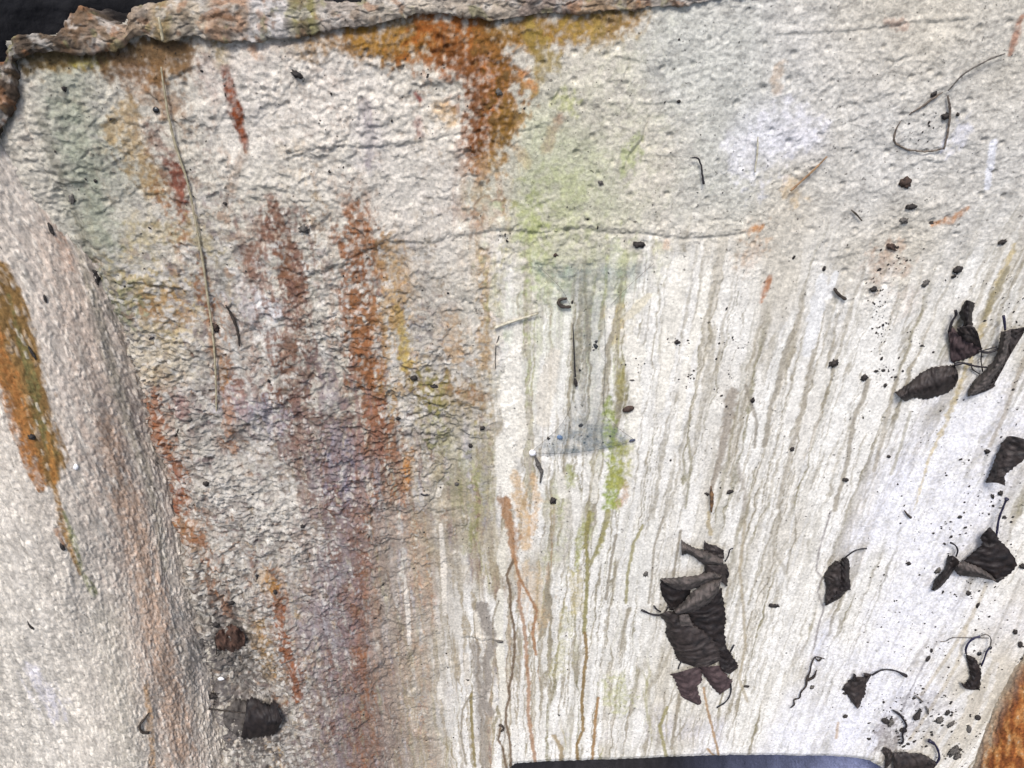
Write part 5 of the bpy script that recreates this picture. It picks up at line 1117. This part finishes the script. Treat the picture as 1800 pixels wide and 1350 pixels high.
tube('stem', z3(1400, 1100, 4.5, [(763, 668), (800, 690), (830, 716), (870, 785), (856, 815), (838, 862), (846, 905), (832, 930), (812, 925)]), ID, (1.4, 2.0, 1.8, 1.3, 2.0, 1.6, 1.5, 1.8, 1.6), M_STALK, 0.7, t)
crumb('husk', 1400 + 842 / 4.5, 1100 + 820 / 4.5, 5.5, 4.5, 20, M_CRUMB, parent=t, seed=3)
twig('twig', z3(600, 450, 3, [(1212, 268), (1170, 268), (1147, 250), (1158, 232), (1192, 224)]), ID, (2.6, 3.2, 3.2, 3.0, 2.2), M_TWIG, 'dark horseshoe-shaped bit of stalk on the green stain', 'twig', 0.5)
twig('twig', z3(600, 450, 3, [(832, 420), (815, 470), (810, 540), (812, 590)]), ID, (0.9, 1.0, 0.8), M_TWIGG, 'hair-thin grey fibre hanging below the slanting pale straw', 'twig', 0.3)
twig('twig', z3(600, 900, 3, [(828, 1125), (846, 1126), (855, 1142), (842, 1156)]), ID, (1.4, 2.2, 2.2, 1.8), M_TWIG, 'small dark curl of rootlet near the bottom edge, left of centre', 'twig', 0.4)
twig('twig', z3(1400, 860, 4.5, [(852, 168), (880, 205), (905, 225)]), ID, (1.0, 1.5, 2.4), M_TWIG, 'tiny twig between the leaf at the right edge and the folded leaf', 'twig', 0.5)
twig('twig', z3(1400, 1100, 4.5, [(938, 550), (968, 572), (998, 600)]), ID, (0.9, 1.4, 0.9), M_TWIGG, 'thin light-brown twig left of the crescent-shaped leaf', 'twig', 0.5)
twig('twig', z3(1400, 1100, 4.5, [(930, 742), (950, 725), (968, 690), (982, 658)]), ID, (2.2, 4.5, 2.4, 1.0), M_CRUMB, 'dark tapering sliver between the jointed twig and the crescent-shaped leaf', 'twig', 0.5)
twig('twig', z3(1400, 1100, 4.5, [(1025, 640), (1038, 665), (1042, 698)]), ID, (1.2, 1.6, 1.0), M_CRUMBG, 'small grey-green sliver below the crescent-shaped leaf', 'twig', 0.5)
twig('twig', z3(0, 900, 3, [(785, 1060), (768, 1085), (742, 1112), (735, 1140), (752, 1162), (786, 1162)]), ID, (1.0, 1.6, 1.8, 1.9, 1.8, 2.0), M_TWIG, 'hooked grey twig stuck on the rounded rib at lower left', 'twig', 0.5, onrib=True)
twig('twig', z3(1200, 450, 3, [(148, 1215), (152, 1265), (152, 1310), (150, 1350)]), ID, (1.2, 3.4, 2.6, 1.4), mat_plain('twig_tan', rgb(140, 108, 76), rgb(58, 46, 40), 200, 0.8, 0.4), 'brown stub of twig in the drip above the leaf heap', 'twig', 0.6)
twig('twig', z3(0, 450, 3, [(918, 960), (938, 928), (946, 905), (968, 916)]), ID, (1.2, 2.4, 2.0, 1.2), M_TWIG, 'small forked black twig on the rust blot by the crevice', 'twig', 0.5)
twig('twig', z3(0, 450, 3, [(785, 440), (800, 432), (812, 428)]), ID, (1.0, 2.2, 1.2), M_STALK, 'tiny black twig on the ochre patch left of the dry stem', 'twig', 0.5)
twig('twig', z3(0, 900, 3, [(1350, 372), (1356, 345), (1345, 330), (1362, 336)]), ID, (1.6, 1.8, 1.6, 1.2), M_STALK, 'tiny black bent bit above the rusty zigzag stain', 'twig', 0.5)
twig('twig', z3(600, 450, 3, [(418, 1254), (440, 1260), (468, 1258)]), ID, (1.4, 2.8, 1.2), M_STALK, 'small black splinter beside the olive band left of centre', 'twig', 0.4)

# ------------------------------------------------------------------ cobweb with its beads
ws = [[(945, 466), (1040, 462), (1150, 462)], [(952, 484), (1040, 480), (1138, 482)], [(985, 506), (1040, 500), (1102, 506)], [(1003, 532), (1038, 530), (1076, 530)], [(1007, 600), (1036, 600), (1064, 600)], [(1006, 680), (1034, 680), (1062, 680)], [(1003, 722), (1033, 722), (1062, 724)], [(985, 748), (1035, 746), (1082, 748)], [(958, 773), (1036, 768), (1104, 764)], [(934, 795), (1036, 784), (1116, 774)], [(945, 803), (1036, 793), (1100, 782)]]
mw, N_, L_, B_ = mat_new('cobweb')
tr = N_.new('ShaderNodeBsdfTransparent'); mxs = N_.new('ShaderNodeMixShader'); tc = N_.new('ShaderNodeTexCoord')
n1 = N_.new('ShaderNodeTexNoise'); n1.inputs['Scale'].default_value = 140; n1.inputs['Detail'].default_value = 6; n1.inputs['Roughness'].default_value = 0.75; L_.new(tc.outputs['Object'], n1.inputs['Vector'])
mr = N_.new('ShaderNodeMapRange'); mr.inputs[1].default_value = 0.3; mr.inputs[2].default_value = 0.72; mr.inputs[1].default_value = 0.38; mr.inputs[3].default_value = 0.0; mr.inputs[4].default_value = 0.5
va = N_.new('ShaderNodeAttribute'); va.attribute_name = 'veil'; vm = N_.new('ShaderNodeMath'); vm.operation = 'MULTIPLY'
L_.new(n1.outputs[0], mr.inputs[0]); L_.new(mr.outputs[0], vm.inputs[0]); L_.new(va.outputs['Fac'], vm.inputs[1]); L_.new(vm.outputs[0], mxs.inputs[0]); L_.new(tr.outputs[0], mxs.inputs[1]); L_.new(B_.outputs[0], mxs.inputs[2])
B_.inputs['Base Color'].default_value = (*rgb(100, 116, 124), 1); B_.inputs['Roughness'].default_value = 0.7
L_.new(mxs.outputs[0], N_['Material Output'].inputs['Surface'])
web = tag(empty('cobweb', base_at(1035, 640)), 'thin grey dusty cobweb stretched over the green stain, flaring to two tips below', 'cobweb')
wo = blade('web_sheet', ws, ID, [mw, mw], 0.2, 0.9, 0.2, web, seed=50, tooth=0.5, wr=0.3, vein=0.0)
nv_ = len(wo.data.vertices); tt_ = np.tile(np.linspace(-1, 1, 11), nv_ // 11); row = (np.arange(nv_) // 11) % (nv_ // 22) / (nv_ / 22)
fa = wo.data.attributes.new('veil', 'FLOAT', 'POINT'); fa.data.foreach_set('value', ((1 - 0.8 * np.abs(tt_) ** 3) * (0.4 + 0.75 * sst(0.5, 0.85, row) + 0.15 * sst(0.25, 0.0, row))).astype(np.float32))
for a_ in ([(1008, 560), (1007, 620), (1006, 700), (985, 748), (934, 795)], [(1063, 560), (1064, 640), (1062, 720), (1082, 748), (1116, 774)], [(934, 796), (1000, 797), (1060, 788), (1116, 775)], [(945, 466), (985, 506), (1004, 540)], [(1150, 462), (1100, 508), (1074, 536)]):
    tube('web_thread', a_, ID, 0.32, M_TWIGG, 0.5, web)
tag(crumb('white_bead', 936, 794, 6.2, 6.2, 0, M_WHITE, seed=1, rough=0.08, flat=0.9), 'shiny white bead at the left tip of the cobweb', 'bead')
tag(crumb('blue_bead', 984, 768, 5.5, 4.5, 30, mat_plain('bead_blue', rgb(120, 150, 190), rgb(90, 110, 140), 200, 0.2, 0.1, 0.6), seed=2, rough=0.2), 'pale blue shiny speck on the left arm of the cobweb', 'bead')  # bluish reflection put into the bead's own colour
tag(crumb('dark_bead', 1111, 774, 5.5, 3.0, -25, mat_plain('bead_slate', rgb(90, 96, 120), rgb(50, 54, 70), 200, 0.3, 0.2, 0.5), seed=4, rough=0.3), 'small slate-blue scrap at the right tip of the cobweb', 'crumb')
t = tag(empty('hanging_scrap', base_at(1011, 660)), 'black scrap hanging on a dark thread down the left edge of the cobweb', 'scrap')
tube('thread', [(1007, 570), (1009, 610), (1010, 640), (1011, 662)], ID, (0.7, 1.0, 1.3, 1.8), M_STALK, 0.9, t)
crumb('scrap', 1012, 672, 3.2, 8.5, -12, M_CRUMB, seed=6, parent=t, h=0.004)
twig('twig', [(940, 800), (946, 815), (952, 830), (950, 848)], ID, (2.0, 3.6, 3.0, 1.2), M_CRUMBG, 'grey frayed fibre hanging below the white bead', 'twig', 0.4)

# ------------------------------------------------------------------ crumbs, seeds, droppings one can pick out
CR = [
 (275, 193, 6.0, 6.0, 0, 'B', 'round shiny black pellet beside the top of the long dry stem', 'pellet'),
 (523, 131, 11, 5.5, 28, 'D', 'dark fly-like husk on the white crust at upper left', 'husk'),
 (113, 156, 4.5, 4.5, 0, 'D', 'small black crumb on the grey-green stain below the rim corner', 'crumb'),
 (168, 318, 3.0, 3.2, 0, 'D', 'tiny black dot left of the long dry stem, on smooth grey-green crust', 'crumb'),
 (127, 350, 5.0, 9.0, 10, 'G', 'grey flake with a light centre at the crevice, upper left', 'flake'),
 (168, 487, 9, 15, 12, 'D', 'black smudge of dirt stuck in the upper crevice', 'crumb'),
 (535, 402, 9, 9, 40, 'G', 'grey soft crumb on the ledge left of the rust bands', 'crumb'),
 (379, 575, 6.5, 9, 0, 'W', 'brown knot against the dry stem at its middle', 'crumb'),
 (363, 849, 6.5, 6, 0, 'D', 'black crumb right of the rust blot by the crevice', 'crumb'),
 (332, 737, 6.5, 4.5, 0, 'G', 'grey crumb near the lower end of the dry stem', 'crumb'),
 (407, 1058, 5.5, 5.5, 0, 'D', 'black crumb above the crumpled reddish leaf', 'crumb'),
 (532, 924, 4.5, 4, 0, 'D', 'black crumb on the purple-grey crust, right of the scaly patch', 'crumb'),
 (484, 1040, 3.5, 6, 0, 'D', 'dark crumb on the rusty zigzag stain', 'crumb'),
 (341, 1098, 6, 7.5, 0, 'D', 'black hole-like crumb at the crevice, left of the reddish leaf', 'crumb'),
 (380, 1097, 7, 5.5, 20, 'D', 'dark crumb on top of the crumpled reddish leaf', 'crumb'),
 (375, 1222, 8, 6.5, 0, 'D', 'dark lump in the crevice above the dusty black leaf', 'crumb'),
 (342, 1216, 3, 6, 0, 'D', 'narrow dark crumb at the foot of the rib', 'crumb'),
 (364, 1155, 8, 6.5, 30, 'G', 'grey pebble in the crevice below the stalk loop', 'pebble'),
 (366, 1140, 5, 5, 30, 'G', 'smaller grey pebble just above the grey pebble in the crevice', 'pebble'),
 (389, 1192, 5.5, 4, 0, 'L', 'pale grit flake between reddish leaf and dusty leaf', 'flake'),
 (728, 664, 7, 6, 0, 'D', 'black crumb with a grey edge on the lavender streak, centre left', 'crumb'),
 (764, 679, 6.5, 4.5, 0, 'D', 'dark crumb on the olive ledge, centre left', 'crumb'),
 (848, 752, 5.5, 4.5, -20, 'D', 'dark crumb right on the olive band below the ledge', 'crumb'),
 (827, 783, 4.5, 4.5, 0, 'D', 'black crumb in the middle of the olive band', 'crumb'),
 (700, 735, 5, 4, 0, 'D', 'small dark crumb left of the olive band', 'crumb'),
 (803, 850, 4.5, 4, 0, 'G', 'dim grey crumb low on the olive band', 'crumb'),
 (972, 879, 6, 7.5, 35, 'D', 'black crumb below the frayed fibre, centre', 'crumb'),
 (1021, 747, 4.5, 3.2, -20, 'D', 'small black speck in the middle of the cobweb flare', 'crumb'),
 (1104, 718, 13, 7.5, -18, 'W', 'dark brown seed-like lump right of the cobweb', 'seed'),
 (1047, 608, 3.5, 6, -25, 'D', 'broken black flecks on the cobweb column', 'crumb'),
 (1006, 531, 2.2, 4, 0, 'D', 'tiny black fleck right of the horseshoe-shaped stalk', 'crumb'),
 (1190, 601, 6, 4, 0, 'D', 'cluster of black specks between the cream tongues', 'crumb'),
 (1124, 430, 11, 6, 0, 'D', 'ragged black crumb above the green stain, centre', 'crumb'),
 (976, 448, 6, 4, 0, 'W', 'brown crumb on the green stain left of the ragged black one', 'crumb'),
 (877, 162, 7, 5.5, 40, 'G', 'grey knob in the big rust stain', 'crumb'),
 (1111, 668, 5.5, 2.2, 0, 'G', 'thin grey seed above the brown lump', 'seed'),
 (1056, 321, 5, 4, 20, 'G', 'mottled grey crumb on the pale crust, top centre', 'crumb'),
 (1193, 178, 3.5, 3, 0, 'D', 'small black crumb near the end of a crack, top centre', 'crumb'),
 (879, 1127, 7, 4, 5, 'G', 'dark grey oval seed on the drips at lower centre', 'seed'),
 (1135, 1008, 4.5, 6, 20, 'G', 'grey speckled crumb left of the leaf heap', 'crumb'),
 (1360, 1064, 10, 4.5, 2, 'D', 'flat black crumb between leaf heap and folded leaf', 'crumb'),
 (1590, 320, 10, 10, 0, 'R', 'round brown-black crumb at upper right', 'crumb'),
 (1601, 363, 9, 5.5, 0, 'D', 'ragged black crumb below the round brown one', 'crumb'),
 (1638, 392, 6, 4.5, 0, 'D', 'black crumb beside the ochre mark at upper right', 'crumb'),
 (1566, 433, 9, 6, 20, 'R', 'brown crumb with dark flecks on the stained patch', 'crumb'),
 (1588, 387, 7, 5, 0, 'G', 'grey crumb between the black and the flecked brown crumb', 'crumb'),
 (1662, 204, 7, 6, 0, 'D', 'dark crumb caught in the right side of the twig loop', 'crumb'),
 (1683, 201, 3, 3, 0, 'D', 'black dot just outside the twig loop', 'crumb'),
 (1641, 165, 5, 5.5, 20, 'D', 'dark tuft on the top corner of the twig loop', 'crumb'),
 (1761, 425, 7, 4.5, -20, 'D', 'black crumb near the right edge, upper part', 'crumb'),
 (1683, 473, 8, 6.5, -25, 'D', 'black curled crumb above the three leaves at right', 'crumb'),
 (1677, 485, 4, 3, -25, 'D', 'small black crumb just below the curled one', 'crumb'),
 (1535, 508, 7, 5, 0, 'D', 'black crumb below the stained patch at right', 'crumb'),
 (1627, 497, 5, 8, 30, 'G', 'grey flake on the pale crust above the leaves', 'flake'),
 (1465, 638, 9, 7, -15, 'D', 'dark crumb alone on the drips, right of centre', 'crumb'),
 (1519, 663, 6, 6.5, 0, 'D', 'dark crumb at the head of a grey drip', 'crumb'),
 (1540, 652, 4, 2.5, 0, 'D', 'small fleck right of the drip-head crumb', 'crumb'),
 (1556, 677, 3, 4.5, 10, 'D', 'tiny black crumb left of the flat toothed leaf', 'crumb'),
 (1283, 864, 6.5, 4, -30, 'D', 'black crumb above the leaf heap, right side', 'crumb'),
 (1243, 868, 5, 3, 30, 'D', 'black crumb next to the brown stub of twig', 'crumb'),
 (1486, 843, 5.5, 4, 10, 'D', 'black crumb in the middle right, between drips', 'crumb'),
 (1562, 802, 4, 3, 20, 'D', 'small black crumb between two grey drips at right', 'crumb'),
 (1392, 789, 4, 4.5, 0, 'D', 'dark crumb on a grey drip, centre right', 'crumb'),
 (1323, 703, 4, 6, -10, 'D', 'dark crumb where two drips begin, centre right', 'crumb'),
 (1735, 793, 5, 4, 30, 'D', 'black crumb left of the leaf lifted at the right edge', 'crumb'),
 (1758, 866, 4, 4.5, 0, 'D', 'black crumb below the leaf lifted at the right edge', 'crumb'),
 (1745, 873, 2.5, 5, -30, 'D', 'narrow black crumb left of the upright blue stalk', 'crumb'),
 (1687, 908, 4, 3, 0, 'D', 'black crumb above the narrow rolled leaf', 'crumb'),
 (1597, 990, 4.5, 3.5, 30, 'D', 'black crumb left of the narrow rolled leaf', 'crumb'),
 (1797, 994, 5, 5, 0, 'D', 'black crumb at the right edge beside the diamond-shaped leaf', 'crumb'),
 (1648, 1002, 4.5, 6.5, 20, 'G', 'grey tuft at the left of the narrow rolled leaf', 'crumb'),
 (1702, 1042, 4, 4.5, 0, 'D', 'black crumb below the diamond-shaped leaf', 'crumb'),
 (1719, 1063, 2.5, 6, 5, 'D', 'thin dark crumb in a drip below the diamond-shaped leaf', 'crumb'),
 (1784, 1110, 3.5, 5.5, -20, 'D', 'black crumb above the rusty bulge', 'crumb'),
 (1793, 1132, 4, 8, -15, 'D', 'long black seed against the top of the rusty bulge', 'seed'),
 (1721, 1148, 4, 5, 0, 'B', 'dark bead right of the crescent-shaped leaf stalk', 'seed'),
 (1740, 1138, 3.5, 4, 20, 'B', 'small blue-black bead on the looping fibre', 'seed'),
 (1631, 1157, 3.5, 8, 10, 'D', 'slim dark seed left of the crescent-shaped leaf', 'seed'),
 (1637, 1143, 2.5, 6, -15, 'D', 'smaller slim seed above the slim dark seed', 'seed'),
 (1556, 1266, 9.5, 6, 38, 'D', 'fat black seed above the recess corner', 'seed'),
 (1565, 1270, 4, 8, 10, 'G', 'grey husk pressed against the fat black seed', 'husk'),
 (1718, 1260, 5, 7, -35, 'D', 'oval black seed left of the rusty bulge', 'seed'),
 (1703, 1281, 4, 9.5, -15, 'G', 'long grey seed below the oval black seed', 'seed'),
 (1651, 1264, 5.5, 8, 10, 'G', 'grey dropping right of the dark sliver', 'dropping'),
 (1665, 1252, 4, 6, 0, 'D', 'small dark dropping just right of the grey dropping', 'dropping'),
 (1671, 1272, 4, 8, 25, 'G', 'thin grey smear below the small dark dropping', 'dropping'),
 (1676, 1318, 7, 12, 15, 'G', 'speckled grey dropping right of the hooked stalk', 'dropping'),
 (1682, 1328, 5, 8, 10, 'G', 'second grey dropping lying on the speckled one', 'dropping'),
 (1485, 1258, 4, 4, 0, 'D', 'black crumb below the triangular leaf', 'crumb'),
 (1485, 1218, 3.2, 3, 0, 'D', 'tiny black crumb at the left point of the triangular leaf', 'crumb'),
 (1427, 1207, 4, 4.5, 30, 'G', 'grey crumb right of the squiggly rootlet', 'crumb'),
 (1527, 1298, 4, 2.5, 20, 'D', 'dark crumb on the lip of the recess', 'crumb'),
 (1312, 1206, 5, 2.8, 0, 'D', 'dark crumb right of the long curved stalk', 'crumb'),
 (1448, 472, 3, 5, 10, 'D', 'small black crumb at the top of a white tongue, right', 'crumb'),
 (1395, 452, 2.6, 4, 15, 'D', 'tiny upright black crumb below the stucco crust', 'crumb'),
]
MC = {'D': M_CRUMB, 'G': M_CRUMBG, 'W': M_CRUMBB, 'R': M_CRUMBB, 'B': M_BEAD, 'L': M_WHITE}
for i, (x, y, a_, b_, an, m, lb, ct) in enumerate(CR):
    crumb(ct, x, y, a_ * 0.8, b_ * 0.8, an, MC[m], lb, ct, seed=i + 1, rough=0.12 if m == 'B' or ct == 'seed' else 0.95)
for i, (x, y, a_, b_, an, m, lb) in enumerate([
 (57, 767, 5, 5, 0, 'D', 'small black crumb in the orange stripe of the rib'), (110, 961, 3.2, 7, -8, 'D', 'dark seed at the lower end of the orange stripe'),
 (54, 1098, 2.6, 9, -8, 'D', 'thin black sliver on the pale part of the rib'), (57, 620, 2.2, 12, -14, 'D', 'thin black sliver beside the orange stripe'),
 (80, 525, 2.2, 7, 0, 'D', 'tiny black sliver on the upper rib'), (134, 820, 4, 6, 25, 'L', 'bright white flake on the brown side of the rib'),
 (90, 402, 3, 10, -8, 'D', 'dark splinter near the crevice on the upper rib'), (68, 305, 3, 7, -15, 'D', 'dark splinter at the upper end of the rib')]):
    crumb('flake' if m == 'L' else 'crumb', x, y, a_, b_, an, MC[m], lb, 'flake' if m == 'L' else 'crumb', seed=200 + i, onrib=True)

# ------------------------------------------------------------------ grit: the specks nobody could count
rg = np.random.default_rng(77); V1, F1 = ICO1; VV, FF = [], []
def speck(x, y, r):
    c = surf(x, y, 0.0, 1.0); m = np.linalg.norm(c - CAM) / F
    s_ = np.array([r * rg.uniform(0.6, 1.7), r * 0.5, r * rg.uniform(0.6, 1.7)]) * m; an = rg.uniform(0, 6.3)
    q = V1 * rg.uniform(0.6, 1.3, (len(V1), 1)) * s_; q = np.stack([q[:, 0] * math.cos(an) + q[:, 2] * math.sin(an), q[:, 1] + s_[1] * 0.5, -q[:, 0] * math.sin(an) + q[:, 2] * math.cos(an)], -1)
    b = len(VV) * len(V1); VV.append(world(c + q)); FF.extend([[i + b for i in f] for f in F1])
for _ in range(320): speck(rg.uniform(880, 1800), rg.uniform(60, 1290), rg.choice([0.7, 0.9, 1.2, 1.8], p=[.45, .35, .15, .05]))
for _ in range(250):
    x, y = 1800 - abs(rg.normal(0, 190)), rg.uniform(480, 1330)
    if x > 1500: speck(x, y, rg.choice([0.9, 1.2, 1.6, 2.4], p=[.4, .35, .18, .07]))
for cx_, cy_, sx_, sy_, k in ((1545, 565, 9, 34, 60), (1560, 650, 12, 8, 14), (1190, 601, 10, 4, 10), (1047, 608, 5, 7, 9), (1590, 1240, 30, 24, 46), (1590, 1290, 18, 24, 36), (1650, 1260, 30, 26, 30), (1700, 1040, 16, 14, 14), (1660, 1160, 40, 30, 22), (1215, 668, 12, 12, 12), (1280, 640, 16, 50, 26), (1650, 930, 24, 16, 12), (1120, 640, 14, 8, 8), (1040, 770, 40, 8, 16), (890, 418, 8, 4, 8), (1740, 900, 20, 20, 16), (1676, 1318, 12, 14, 26), (1575, 460, 18, 12, 20), (1625, 235, 24, 22, 18)):
    for _ in range(k): speck(cx_ + rg.normal(0, sx_), cy_ + rg.normal(0, sy_), rg.choice([0.9, 1.2, 1.6, 2.2], p=[.35, .35, .2, .1]))
for _ in range(260):
    y = rg.uniform(90, 1330); x0 = np.interp(y, CREV[:, 1], CREV[:, 0]) + 14; speck(rg.uniform(x0, 880), y, rg.choice([0.9, 1.2, 1.7, 2.4], p=[.45, .35, .15, .05]))
ob = mesh_ob('grit', np.vstack(VV), FF, M_CRUMB); tag(ob, 'fine dark grit scattered over the pale stone', 'grit', kind='stuff')
